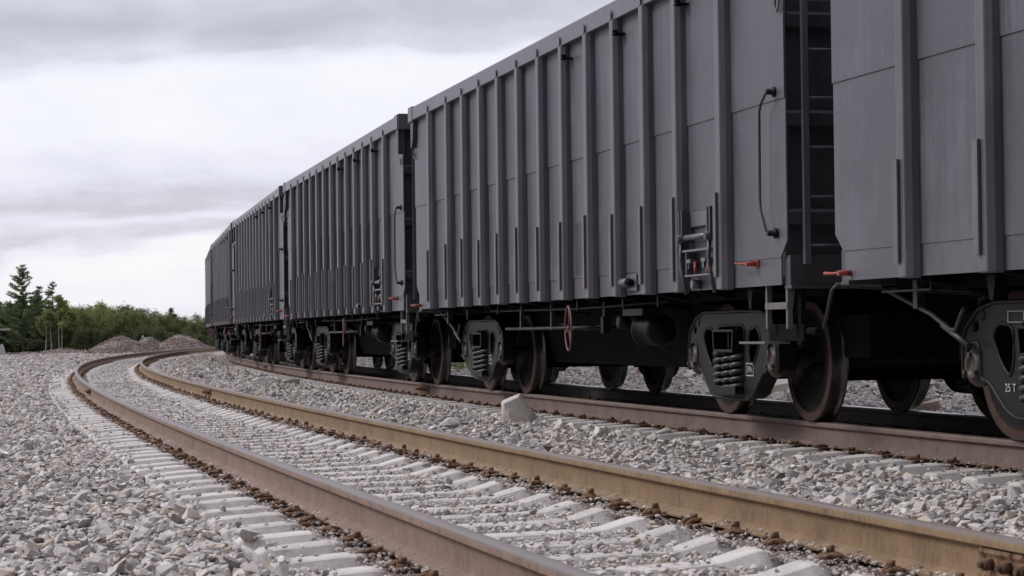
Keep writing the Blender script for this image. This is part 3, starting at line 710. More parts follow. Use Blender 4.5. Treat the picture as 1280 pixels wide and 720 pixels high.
def make_bogie(parent, xc):
    m = MB()                                   # bolster, brake beams and centre casting, all hidden deep under the body
    m.box(-.19, .19, -1.0, 1.0, .50, .74); m.box(-.24, .24, -.45, .45, .74, .90)
    for sg in (-1, 1):
        m.prism([(sg*.44, .30), (sg*.52, .30), (sg*.52, .40), (sg*.44, .40)], 'y', -.70, .70)
        m.box(min(sg*.36, sg*.43), max(sg*.36, sg*.43), -.78, -.66, .28, .60); m.box(min(sg*.36, sg*.43), max(sg*.36, sg*.43), .66, .78, .28, .60)
        m.tube([(sg*.45, -.6, .36), (sg*.24, 0, .42), (sg*.45, .6, .36)], .022, 6)
    m.box(-.62, .62, -.06, .06, .30, .46)
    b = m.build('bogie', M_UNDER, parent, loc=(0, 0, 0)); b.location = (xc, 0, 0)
    for sy in (-1, 1):
        add_mesh('side_frame', SFM, b, (0, sy*SFY, 0), (0, 0, 0 if sy > 0 else PI))
        # bolster end: open box casting that looks out of the side frame window
        e = MB(); y0, y1 = sorted((sy*1.0, sy*1.225))
        for bx in ((-.25, .25, .700, .722), (-.23, .23, .535, .56)): e.box(bx[0], bx[1], y0, y1, bx[2], bx[3])
        e.prism([(-.25, .70), (-.225, .70), (-.205, .56), (-.23, .56)], 'y', y0, y1); e.prism([(.25, .70), (.225, .70), (.205, .56), (.23, .56)], 'y', y0, y1)
        e.prism([(-.01, .70), (.01, .70), (.01, .56), (-.01, .56)], 'y', y0, y1 - .05*(sy > 0) if sy > 0 else y1)
        e.build('bolster_end', M_CAST, b, bevel=.004)
        p = MB(); y0, y1 = sorted((sy*.96, sy*1.225)); p.box(-.29, .29, y0, y1, .205, .235); p.box(-.30, .30, min(sy*1.215, sy*1.23), max(sy*1.215, sy*1.23), .195, .262); p.build('spring_seat', M_CAST, b, bevel=.004)
        for k, (sx, yy) in enumerate([(-.19, 1.145), (0., 1.145), (.19, 1.145), (-.10, 1.0), (.10, 1.0)]):
            add_mesh('spring', SPRING, b, (sx, sy*yy, 0), (0, 0, k*1.3))
        wd = MB(); y0, y1 = sorted((sy*.99, sy*1.09))
        for sx in (-1, 1): x0, x1 = sorted((sx*.262, sx*.305)); wd.box(x0, x1, y0, y1, .30, .66)
        wd.build('friction_wedge', M_CAST, b)
        for sx in (-1, 1):
            add_mesh('bearing_cap', BEAR, b, (sx*.925, sy*1.095, .472), (0, 0, 0 if sy > 0 else PI))
            add_mesh('bearing_adapter', ADAPT, b, (sx*.925, sy*1.09, .475), (0, 0, 0 if sy > 0 else PI))
            add_mesh('wheel', WHEEL, b, (sx*.925, sy*.782, .4735), (0, 0, 0 if sy > 0 else PI))
    for sx in (-1, 1):
        a = MB(); a.tube([(sx*.925, -1.05, .4735), (sx*.925, -.85, .4735), (sx*.925, -.70, .4735), (sx*.925, 0, .4735), (sx*.925, .70, .4735), (sx*.925, .85, .4735), (sx*.925, 1.05, .4735)], [.07, .095, .095, .082, .095, .095, .07], 16)
        a.build('axle', M_AXLE, b)
    return b
def make_car():
    root = empty('freight_car')
    # body shell: floor, two side sheets in three strakes, interior
    b = MB()
    for sy in (1, -1):
        def yb(a, c): return sorted((sy*a, sy*c))
        # upper strake (proud lap), middle, lower
        y0, y1 = yb(HW-.006, HW+.010); b.box(-HL, HL, y0, y1, ZM, ZT-.10)
        y0, y1 = yb(HW-.012, HW+.001)
        pr = [(-HL+.001, ZM+.03), (-HL+.001, 1.35), (-6.462, ZL), (6.462, ZL), (HL-.001, 1.35), (HL-.001, ZM+.03)]; b.prism(pr, 'y', y0, y1)
        y0, y1 = yb(HW-.018, HW-.005); b.box(-6.46, 6.46, y0, y1, ZB, ZL+.02)
    b.box(-6.45, 6.45, -1.48, 1.48, ZB+.03, ZB+.06)
    body = b.build('side_wall', M_SIDE, root, bevel=0)
    # small weld beads and irregular plates
    wb = MB()
    for i, px_ in enumerate(POSTS):
        for z in np.arange(1.3, 3.4, .155):
            if random.random() < .5: wb.box(px_-.083, px_-.075, HW+.008, HW+.014, z, z+.03)
    wb.mirror_rot(); wb.build('weld_bead', M_SIDE, body)
    # top rail
    t = MB()
    for sy in (1, -1):
        y0, y1 = sorted((sy*(HW-.06), sy*(HW+.085)))
        pr = [(sy*(HW-.06), ZT-.175), (sy*(HW+.085), ZT-.175), (sy*(HW+.085), ZT-.012), (sy*(HW+.070), ZT), (sy*(HW-.06), ZT)]
        t.prism([(y, z) for y, z in pr], 'x', -HL+.02, HL-.02)
    for sx in (-1, 1):
        x0, x1 = sorted((sx*(HL-.05), sx*(HL+.055))); t.box(x0, x1, -HW-.075, HW+.075, ZT-.195, ZT+.016)
        x0, x1 = sorted((sx*(HL-.22), sx*(HL+.035)))
        for sy in (1, -1): y0, y1 = sorted((sy*(HW-.25), sy*(HW+.092))); t.box(x0, x1, y0, y1, ZT-.19, ZT+.006)
    t.build('top_rail', M_POST, root, bevel=.006)
    # posts
    P = MB(); P.prism([(-.085, 0), (-.080, .055), (-.052, .098), (.040, .102), (.055, .090), (.072, .0)], 'z', ZB-.012, ZT-.165)
    P.v = [(x, y, z) for x, y, z in P.v]; post0 = P.build('post', M_POST, None, bevel=.014); POST = post0.data; bpy.data.objects.remove(post0)
    nb = MB(); nb.prism([(-.03, ZT-.17), (-.03, ZT-.11), (.0, ZT-.085), (.03, ZT-.11), (.03, ZT-.17)], 'y', .085, .105); g0 = nb.build('gusset', M_POST); GUS = g0.data; bpy.data.objects.remove(g0)
    STR = []
    for v in range(3):
        st = MB(); top = 1.79 + (v-1)*.02; st.box(-.032, .026, 0, .022, 1.125, top); st.box(-.0365, -.0325, -.004, .010, 1.135, top-.01, 1)  # second box: dark sliver standing in for the shade line beside the strip
        s_ = st.build('strip', [M_STRIP, M_END], bevel=0); STR.append(s_.data); bpy.data.objects.remove(s_)
    for sy in (1, -1):
        for i, px_ in enumerate(POSTS):
            # +y side: profile's dark steep face looks towards -x (the camera)
            po = add_mesh('post', POST, root, (px_, sy*(HW-.004), 0), (0, 0, 0 if sy > 0 else PI))
            if sy > 0:
                add_mesh('gusset', GUS, po); add_mesh('wear_strip', STR[i % 3], po, (.034, .099, random.uniform(-.012, .012)))
            else: add_mesh('gusset', GUS, po); add_mesh('wear_strip', STR[i % 3], po, (.034, .099, 0))
    # end walls with channel ribs
    for sx in (-1, 1):
        e = MB(); x0, x1 = sorted((sx*(HL-.10), sx*(HL-.085))); e.box(x0, x1, -HW+.02, HW-.02, ZL, ZT-.19)
        for yy in (-1.0, -.5, 0, .5, 1.0):
            pass
        ew = e.build('end_wall', M_END, root)
        r = MB()
        for z in (2.94, 2.23, 1.52):
            r.prism([(sx*(HL-.084), z-.075), (sx*(HL-.02), z-.05), (sx*(HL-.012), z+.035), (sx*(HL-.03), z+.058), (sx*(HL-.084), z+.065)], 'y', -HW+.02, HW-.02)
        r.build('end_rib', M_END, ew)
        s = MB(); x0, x1 = sorted((sx*(HL-.14), sx*(HL-.025))); s.box(x0, x1, -HW+.03, HW-.03, ZB-.012, ZL+.012); s.box(min(x0, x1)-.02*(sx < 0), max(x0, x1)+.02*(sx > 0), -HW+.03, HW-.03, ZB-.03, ZB-.005)
        s.build('end_sill', M_END, ew, bevel=.005)
        # triangular gussets hanging under the top rail corners, with a ring
        for sy in (1, -1):
            g = MB(); y0, y1 = sorted((sy*(HW+.012), sy*(HW+.07)))
            g.prism([(sx*(HL-.02), ZT-.19), (sx*(HL-.20), ZT-.19), (sx*(HL-.16), ZT-.42), (sx*(HL-.09), ZT-.52), (sx*(HL-.02), ZT-.53)], 'y', y0, y1)
            gg = g.build('corner_gusset', M_END, root, bevel=.005)
            h = MB(); cx, cz = sx*(HL-.07), ZT-.62; h.tube([(cx+.035*math.cos(a), sy*(HW+.03), cz+.05*math.sin(a)) for a in np.linspace(0, 2*PI, 12, endpoint=False)], .009, 6, closed=True)
            h.build('tie_ring', M_STRIP, gg)
    # ladder on the near end wall (and the opposite corner of the far end)
    for sx in (-1, 1):
        l = MB(); yc = -sx*1.33
        for yy in (1.40, 1.06): y0, y1 = sorted((-sx*yy, -sx*(yy-.045))); x0, x1 = sorted((sx*(HL+.035), sx*(HL+.075))); l.box(x0, x1, y0, y1, 1.18, 3.62)
        for z in (1.315, 1.662, 2.016, 2.37, 2.718, 3.07, 3.42): l.tube([(sx*(HL+.055), -sx*1.38, z), (sx*(HL+.055), -sx*1.07, z)], .010, 7)
        for z in (1.25, 2.2, 3.2):
            for yy in (1.378, 1.038): l.tube([(sx*(HL-.03), -sx*yy, z), (sx*(HL+.05), -sx*yy, z)], .010, 6)
        l.build('end_ladder', M_POST, root)
        # corner step
        s = MB(); sg = -sx
        for xx in (6.05, 6.46): x0, x1 = sorted((sx*xx, sx*(xx+.035))); y0, y1 = sorted((sg*1.43, sg*1.47)); s.box(x0, x1, y0, y1, .72, 1.04)
        x0, x1 = sorted((sx*6.05, sx*6.49)); y0, y1 = sorted((sg*1.425, sg*1.475)); s.box(x0, x1, y0, y1, .862, .912)
        st = s.build('corner_step', M_STRIP, root, bevel=.003)
        q = MB(); x0, x1 = sorted((sx*5.93, sx*6.62)); y0, y1 = sorted((sg*1.30, sg*1.40)); q.box(x0, x1, y0, y1, .63, .755)
        x0, x1 = sorted((sx*6.50, sx*6.57)); y0, y1 = sorted((sg*1.36, sg*1.40)); q.box(x0, x1, y0, y1, .60, 1.04)
        q.tube([(sx*6.60, sg*1.36, .70), (sx*6.80, sg*1.36, .70)], .03, 8)
        q.build('step_bracket', M_UNDER, st, bevel=.006)
        f = MB(); x0, x1 = sorted((sx*5.72, sx*6.26)); y0, y1 = sorted((sg*1.36, sg*1.56)); f.box(x0, x1, y0, y1, .610, .628); f.build('foot_plate', M_STRIP, st, bevel=.003)
        # bent grab rail with round mounts
        h = MB(); yy = sg*(HW+.075); h.tube([(sx*6.41, sg*(HW+.04), 2.43), (sx*6.40, yy, 2.425), (sx*6.30, yy, 2.36), (sx*6.265, yy, 2.30), (sx*6.255, yy, 1.66), (sx*6.27, yy, 1.58), (sx*6.38, yy, 1.43), (sx*6.40, sg*(HW+.04), 1.415)], .0105, 8)
        gr = h.build('grab_rail', M_END, root)
        k = MB()
        for (xx, z) in ((6.41, 2.435), (6.40, 1.412)):
            k.lathe([(.038, 0), (.038, .015), (.022, .02), (.022, .06), (.014, .07), (.005, .07)] if sg > 0 else [(.038, 0), (.038, -.015), (.022, -.02), (.022, -.06), (.014, -.07), (.005, -.07)], (sx*xx, sg*(HW+.008), z), 14)
        k.build('rail_mount', M_CAST, gr)
        # red handles
        def lever(xa, xb, z, name='red_handle'):
            r = MB(); r.tube([(xa, sg*(HW+.07), z+.012), ((xa+xb)/2, sg*(HW+.075), z+.005), (xb, sg*(HW+.065), z)], [.009, .008, .012], 7)
            r.tube([(xb, sg*(HW-.01), z), (xb, sg*(HW+.09), z)], .019, 9); r.box(min(xb-.04, xb+.04), max(xb-.04, xb+.04), *sorted((sg*(HW-.004), sg*(HW+.01))), z-.03, z+.025)
            r.build(name, M_RED, root)
        lever(sx*5.70, sx*5.98, 1.205)
        # far end handle, on the other side's mirror position
        r = MB(); xa, xb, z, s2 = sx*6.62, sx*6.36, 1.085, sx
        r.tube([(xa, s2*(HW+.07), z+.005), ((xa+xb)/2, s2*(HW+.075), z+.0), (xb, s2*(HW+.06), z)], [.013, .010, .018], 7); r.tube([(xb, s2*(HW-.01), z), (xb, s2*(HW+.09), z)], .019, 9); r.build('red_handle', M_RED, root)
        # hanging uncoupling rod
        u = MB(); u.tube([(sx*6.62, sx*.2, .93), (sx*6.66, sx*1.30, 1.0), (sx*6.70, sx*1.45, 1.02), (sx*6.74, sx*1.47, .98), (sx*6.86, sx*1.48, .72)], .013, 7); u.build('uncoupling_rod', M_SPRING, root)
        # automatic coupler and draft gear
        c = MB(); c.box(*sorted((sx*5.4, sx*6.55)), -.19, .19, .80, 1.04); c.prism([(sx*6.5, -.08), (sx*6.86, -.10), (sx*6.99, -.22), (sx*7.0, .02), (sx*6.9, .06), (sx*6.98, .20), (sx*6.80, .18), (sx*6.5, .08)], 'z', .92, 1.16)
        co = c.build('coupler', M_UNDER, root, bevel=.012)
        ho = MB(); ho.tube([(sx*6.5, sx*.35, .95), (sx*6.72, sx*.36, .90), (sx*6.82, sx*.30, .66), (sx*6.92, sx*.2, .52), (sx*7.0, sx*.1, .52)], .024, 8); ho.build('brake_hose', M_UNDER, co)
        # door lever gear between the last two posts
        d = MB(); yy = HW; X = lambda v: -sx*-v if False else sx*v
        d.box(*sorted((X(4.47), X(5.26))), *sorted((sg*(yy+.008), sg*(yy+.030))), 1.545, 1.665)
        dg_ = d.build('door_gear', M_POST, root, bevel=.004)
        for xx in (4.50, 5.18):
            d2 = MB()
            d2.box(*sorted((X(xx-.045), X(xx-.018))), *sorted((sg*(yy+.03), sg*(yy+.10))), 1.42, 1.68)
            d2.box(*sorted((X(xx+.018), X(xx+.045))), *sorted((sg*(yy+.03), sg*(yy+.10))), 1.42, 1.68)
            d2.tube([(X(xx), sg*(yy+.02), 1.455), (X(xx), sg*(yy+.13), 1.455)], .035, 10)
            d2.tube([(X(xx-.05), sg*(yy+.07), 1.44), (X(xx-.05), sg*(yy+.08), 1.30), (X(xx-.03), sg*(yy+.085), 1.22), (X(xx+.02), sg*(yy+.085), 1.14), (X(xx+.005), sg*(yy+.05), 1.01)], .017, 7)
            d2.build('hanger', M_END, dg_)
        d3 = MB(); d3.tube([(X(4.47), sg*(yy+.07), 1.46), (X(5.2), sg*(yy+.07), 1.46)], .026, 9); d3.box(*sorted((X(4.52), X(5.15))), *sorted((sg*(yy+.02), sg*(yy+.09))), 1.345, 1.362)
        d3.box(*sorted((X(4.60), X(5.20))), *sorted((sg*(yy+.02), sg*(yy+.10))), 1.145, 1.160); d3.box(*sorted((X(4.60), X(4.615))), *sorted((sg*(yy), sg*(yy+.09))), 1.145, 1.34)
        for xx in (4.66, 5.02): d3.box(*sorted((X(xx-.05), X(xx+.05))), *sorted((sg*(yy+.01), sg*(yy+.09))), 1.255, 1.285); d3.box(*sorted((X(xx-.045), X(xx-.01))), *sorted((sg*(yy+.01), sg*(yy+.08))), 1.21, 1.285)
        d3.tube([(X(4.68), sg*(yy+.0), 1.085), (X(4.68), sg*(yy+.07), 1.085)], .036, 10)
        d3.build('gear_bar', M_POST, dg_)
        for xx in (4.76, 5.06):
            r = MB(); r.tube([(X(xx-.01), sg*(yy+.06), 1.26), (X(xx+.02), sg*(yy+.07), 1.165)], .012, 7); r.build('red_pin', M_RED, dg_)
    # small fittings on the camera side and its mirror
    for sg in (1, -1):
        sx = -sg
        l = MB(); l.box(*sorted((sx*2.75, sx*3.05)), *sorted((sg*(HW), sg*(HW+.02))), 1.07, 1.215); l.tube([(sx*2.72, sg*(HW+.05), 1.145), (sx*2.92, sg*(HW+.05), 1.145)], .042, 12)
        tb = l.build('tail_bracket', M_POST, root, bevel=.004)
        r = MB(); r.tube([(sx*2.90, sg*(HW+.05), 1.145), (sx*3.0, sg*(HW+.05), 1.145)], .026, 9); r.build('socket', M_UNDER, tb)
        pt = MB(); pt.box(*sorted((sx*1.06, sx*1.56)), *sorted((sg*(HW+.001), sg*(HW+.0035))), 1.26, 1.76); pt.build('paint_patch', M_GREYP, root)
        for xx in (.98, 2.70, 4.44):
            k = MB(); k.box(*sorted((sx*(xx), sx*(xx+.10))), *sorted((sg*(HW+.01), sg*(HW+.11))), 3.355, 3.365); k.box(*sorted((sx*(xx+.02), sx*(xx+.05))), *sorted((sg*(HW+.07), sg*(HW+.11))), 3.345, 3.395)
            k.build('roof_hook', M_UNDER, root)
        # brake wheel
        h = MB(); cx, cy, cz = sx*.74, sg*1.50, .752
        h.tube([(cx+.215*math.cos(a), cy, cz+.215*math.sin(a)) for a in np.linspace(0, 2*PI, 32, endpoint=False)], .0095, 8, closed=True)
        for k in range(3): a = PI/2+.3+2*PI*k/3; h.tube([(cx, cy-sg*.01, cz), (cx+.215*math.cos(a), cy, cz+.215*math.sin(a))], .009, 6)
        h.tube([(cx, cy-sg*.03, cz), (cx, cy+sg*.02, cz)], .02, 8)
        bw = h.build('brake_wheel', M_REDOLD, root, loc=(cx, cy, cz)); bw.rotation_euler = (0, 0, -.13)
        s = MB(); s.tube([(sx*.50, sg*1.22, .76), (-sx*2.9, sg*1.22, .76)], .018, 8); s.tube([(cx, sg*1.0, cz), (cx, sg*1.45, cz)], .016, 8)
        s.box(*sorted((sx*1.05, sx*1.11)), *sorted((sg*1.18, sg*1.24)), .70, 1.05); s.box(*sorted((-sx*.9, -sx*.86)), *sorted((sg*1.2, sg*1.24)), .74, 1.05); s.box(*sorted((-sx*2.2, -sx*2.16)), *sorted((sg*1.2, sg*1.24)), .74, 1.05)
        s.build('brake_shaft', M_SPRING, root)
        # brake pipe that slopes from the far end of this side down to the bogie
        d = MB(); d.tube([(-sx*6.6, sg*.9, 1.0), (-sx*6.5, sg*1.2, .985), (-sx*5.75, sg*1.22, .80), (-sx*5.5, sg*1.22, .70), (-sx*5.42, sg*1.22, .70), (-sx*5.36, sg*1.22, .78), (-sx*5.30, sg*1.22, .84)], .017, 8)
        d.tube([(-sx*5.6, sg*1.22, .73), (-sx*5.25, sg*1.22, .60)], .020, 8); d.box(*sorted((-sx*5.98, -sx*5.92)), *sorted((sg*1.18, sg*1.24)), .84, 1.04)
        d.tube([(-sx*6.2, sg*1.35, 1.03), (-sx*6.2, sg*1.35, .955), (-sx*5.5, sg*1.35, .955), (-sx*5.5, sg*1.35, 1.03)], .009, 6)
        d.build('brake_pipe', M_SPRING, root)
    # underframe: centre sill, cross bearers, dark filler trough, brake gear
    u = MB(); u.box(-6.45, 6.45, -.22, .22, .74, 1.06)
    for xx in (-5.6, -4.41, -3.3, -2.2, -1.1, 0, 1.1, 2.2, 3.3, 4.41, 5.6): u.prism([(-1.44, 1.06), (-1.44, 1.03), (-.5, .84), (.5, .84), (1.44, 1.03), (1.44, 1.06)], 'x', xx-.06, xx+.06)
    for sy in (-1, 1): u.box(-6.4, 6.4, *sorted((sy*1.05, sy*1.15)), .96, 1.05); u.box(-3.1, 3.1, *sorted((sy*.60, sy*.68)), .80, 1.05)
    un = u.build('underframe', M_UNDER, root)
    k = MB()  # solid trough added so the space under the floor stays black
    for (xa, xb) in ((-3.25, 3.25),):
        k.add([(xa, -.80, 1.03), (xb, -.80, 1.03), (xb, .80, 1.03), (xa, .80, 1.03), (xa+.02, -.62, .37), (xb-.02, -.62, .37), (xb-.02, .62, .37), (xa+.02, .62, .37)],
              [(0, 1, 5, 4), (1, 2, 6, 5), (2, 3, 7, 6), (3, 0, 4, 7), (4, 5, 6, 7), (0, 1, 2, 3)])
    k.build('dark_fill', M_UNDER, un)
    bc_ = MB(); bc_.lathe([(.02, -.26), (.13, -.26), (.15, -.2), (.15, .12), (.17, .13), (.17, .16), (.10, .24), (.05, .26), (.05, .55)], (-2.15, 1.08, .73), 24, axis='x')
    bc_.build('brake_cylinder', M_CAST, root)
    at_ = MB(); at_.lathe([(.05, -.5), (.17, -.44), (.19, -.36), (.19, .36), (.17, .44), (.05, .5)], (2.0, -1.08, .72), 22, axis='x'); at_.build('air_tank', M_CAST, root)
    # solid blocks added to keep the space by each bogie black, plus brake rods
    g = MB()
    for sx in (-1, 1):
        g.box(*sorted((sx*5.45, sx*6.3)), -.75, .75, .50, .82); g.box(*sorted((sx*2.95, sx*3.35)), -.60, .60, .42, .95)
        g.tube([(sx*5.35, -.9, .40), (sx*6.2, -.2, .62)], .03, 6); g.tube([(sx*5.35, .9, .40), (sx*6.2, .2, .62)], .03, 6)
    g.tube([(-3.3, .1, .66), (3.3, -.1, .66)], .022, 6); g.tube([(-3.2, 1.15, .98), (-1.2, 1.2, .92), (3.0, 1.15, .98)], .016, 6)
    g.build('rigging_fill', M_UNDER, un)
    for sg in (1, -1):
        sx = -sg
        rg = MB(); y = sg*1.28
        rg.tube([(sx*3.2, y, .97), (sx*1.5, y, .955), (sx*.2, y, .95), (-sx*3.4, y, .97)], .014, 6)
        rg.tube([(sx*1.35, sg*1.1, .92), (sx*1.2, sg*1.15, .80), (sx*.9, sg*1.18, .78), (sx*.3, sg*1.2, .74), (-sx*.6, sg*1.2, .80)], .012, 6)
        rg.box(*sorted((sx*1.18, sx*1.26)), *sorted((sg*1.22, sg*1.30)), .70, .86); rg.box(*sorted((sx*1.20, sx*1.24)), *sorted((sg*1.24, sg*1.28)), .86, 1.03)
        rg.tube([(sx*1.6, sg*1.2, .88), (sx*2.1, sg*1.1, .62), (sx*2.8, sg*.9, .42)], .009, 5)
        for xx in (-3.0, -1.9, .35, 1.9, 2.95): rg.box(sx*xx-.02, sx*xx+.02, *sorted((sg*1.24, sg*1.30)), .93, 1.04)
        for xx in (5.0, 5.9, -5.0): rg.prism([(sx*xx-.06, 1.03), (sx*xx+.06, 1.03), (sx*xx+.02, .88), (sx*xx-.02, .88)], 'y', *sorted((sg*1.1, sg*1.2)))
        rg.box(*sorted((sx*1.9, sx*2.5)), *sorted((sg*1.12, sg*1.30)), .86, .92)
        rg.lathe([(.03, -.05), (.06, -.05), (.06, .05), (.03, .05)], (sx*1.75, sg*1.25, .80), 12)
        rg.build('brake_gear', M_CAST, un)
    # safety step hanging on the opposite side
    f = MB(); f.box(.05, .12, -1.42, -1.36, .25, 1.05); f.box(1.0, 1.07, -1.42, -1.36, .25, 1.05); f.box(.05, 1.07, -1.43, -1.30, .20, .27); f.box(.40, .43, -1.40, -1.37, .25, .6); f.box(.80, .83, -1.40, -1.37, .25, .6)
    f.build('side_step', M_UNDER, root)
    for xc in (-4.41, 4.41): make_bogie(root, xc)
    return root
car0 = make_car(); node = capture(car0)
# centres and headings along the bend
FR_ = [((5.391, 8.548), -.2717), ((1.803, 22.091), -.2465), ((-1.45, 35.717), -.2223), ((-4.38, 49.417), -.1992), ((-7.001, 63.18), -.1771), ((-9.323, 76.996), -.1561), ((-11.363, 90.856), -.1361)]
LAB = ['dark grey ribbed freight car cut by the right edge, nearest the camera', 'dark grey ribbed freight car second from the front, its whole side in view',
       'dark grey ribbed freight car in the middle, third counting from the right edge', 'dark grey ribbed freight car fourth from the right, behind the middle one',
       'fifth freight car from the right, small and dark on the bend', 'narrow sliver of the sixth freight car turning away on the bend', 'last freight car at the left end of the train']
cars = []
for i, ((x, y), h) in enumerate(FR_):
    o = car0 if i == 0 else copy_tree(node)
    # local +x points along the train away from the camera, local +y to the camera side (left)
    o.location = (x, y, -.013); o.rotation_euler = (math.atan(.0258/1.6), 0, PI/2 - h)
    tag(o, LAB[i], 'freight car', 'freight cars coupled in one train'); cars.append(o)
# stencils on the near side frames
b = [c for c in cars[0].children if c.name.startswith('bogie') and c.location.x > 0][0]
def stencil(bogie, me, x, z, rz=PI):
    o = add_mesh('stencil', me, bogie, (x, SFY + .078, z), (PI/2, 0, rz)); return o
stencil(b, TX25, .455, .345)
fr = MB()
for bx in ((-.10, .10, .05, .058), (-.10, .10, -.058, -.05), (-.10, -.092, -.0499, .0499), (.092, .10, -.0499, .0499)): fr.box(bx[0], bx[1], -.001, .001, bx[2], bx[3])
f0 = fr.build('stencil', M_WHITE, b); f0.location = (.375, SFY+.079, .775); f0.scale = (1, 1, .6)
for ci in (1, 2, 3):
    bb = sorted([c for c in cars[ci].children if c.name.startswith('bogie')], key=lambda c: c.location.x)
    for q in bb:
        o = stencil(q, TXEPK, -.44, .40); o.rotation_euler = (PI/2, PI/2*0, PI)
        fm = MB(); fm.box(-.075, .075, 0, .001, .03, .036); fm.box(-.075, .075, 0, .001, -.036, -.03); fm.box(-.075, -.069, 0, .001, -.0299, .0299); fm.box(.069, .075, 0, .001, -.0299, .0299)
        f1 = fm.build('stencil', M_WHITE, q); f1.location = (-.44, SFY+.078, .40); f1.scale = (1.1, 1, 1.45)

# ------------------------------------------------------------------ brown heaps, dirt mound, boards, post
def polar(px_, d): return ((px_ - 640)/2685.56*d, d)
def heap(name, cx, cy, rx, ry, h, seed, label, mat=M_PILES, cat='gravel heap', n=5200):
    from mathutils import noise as mn
    m = 40; V = []; F = []
    for j in range(m+1):
        for i in range(m+1):
            u, v = (i/m*2-1), (j/m*2-1); r = math.hypot(u, v)
            z = h*max(0, 1-r**1.25) + mn.noise(Vector((u*3+seed, v*3, 0)))*h*.10*max(0, 1-r) + mn.noise(Vector((u*14+seed, v*14, 0)))*h*.05*max(0, 1.1-r) - .03
            V.append((u*rx, v*ry, z))
    for j in range(m):
        for i in range(m): k = j*(m+1)+i; F.append((k, k+1, k+m+2, k+m+1))
    me = bpy.data.meshes.new(name); me.from_pydata(V, [], F); me.materials.append(mat)
    a = me.attributes.new('tint', 'FLOAT', 'POINT'); a.data.foreach_set('value', rng.uniform(.1, .6, len(V)).astype(np.float32))
    o = bpy.data.objects.new(name, me); COL.objects.link(o); o.location = (cx, cy, -.26)
    r = np.sqrt(rng.uniform(0, 1, n)); th = rng.uniform(0, 2*PI, n); U, W = r*np.cos(th), r*np.sin(th)
    Z = h*np.maximum(0, 1-r**1.25) - .02; S = np.clip(.07*np.exp(rng.normal(0, .5, n)), .03, .3)
    st = stone_mesh('stone_cover', RK_LO, np.stack([U*rx, W*ry, Z], 1), S, rng.uniform(.1, 1, n), mat, .5); st.parent = o; st['kind'] = 'stuff'
    tag(o, label, cat); return o
for px_, d, rx, h, lab in [(149, 128, 2.35, 1.05, 'left brown gravel heap before the trees'), (184, 129, 1.75, .92, 'middle brown gravel heap, lower than its two neighbours'), (224, 129, 2.15, 1.04, 'right brown gravel heap, next to the end of the train')]:
    x, y = polar(px_, d); heap('gravel_heap', x, y, rx, 1.9, h, px_, lab)
x, y = polar(240, 131); heap('gravel_heap', x, y, 1.6, 1.5, .55, 9, 'low brown tail at the right foot of the heaps', n=2500)
x, y = polar(75, 144); heap('dirt_mound', x, y, 1.9, 1.2, .30, 4, 'low reddish dirt mound below the pale tree trunks', cat='dirt mound', n=1500)
x, y = polar(33, 143); heap('dirt_mound', x, y, 1.4, 1.0, .16, 5, 'very low dirt mound below the tall larch', cat='dirt mound', n=900)
x, y = polar(183, 128); bx = MB(); bx.box(-.32, .32, -.1, .1, .80, .86); bx.box(-.30, -.20, -.06, .06, .86, .98)
o = bx.build('plank', M_WHITE, None); o.location = (x, y-.2, -.2); tag(o, 'small white plank lying on top of the middle heap', 'plank')
x, y = polar(2, 140); bx = MB(); bx.prism([(-.20, 0), (.17, 0), (.10, .30), (.02, .62), (-.05, .70), (-.20, .66)], 'y', -.12, .12); o = bx.build('marker_post', M_WHITE, None, bevel=.02); o.location = (x, y, -.26); tag(o, 'white marker post at the left edge before the trees', 'marker post')
x, y = polar(5, 141); bx = MB(); bx.box(-1.6, .35, -.04, .04, 1.62, 1.72); bx.box(-1.55, -1.47, -.04, .04, 0, 1.62); o = bx.build('barrier_arm', M_WHITE, None); o.location = (x, y, -.26); tag(o, 'white horizontal barrier arm at the left edge under the larch', 'barrier')

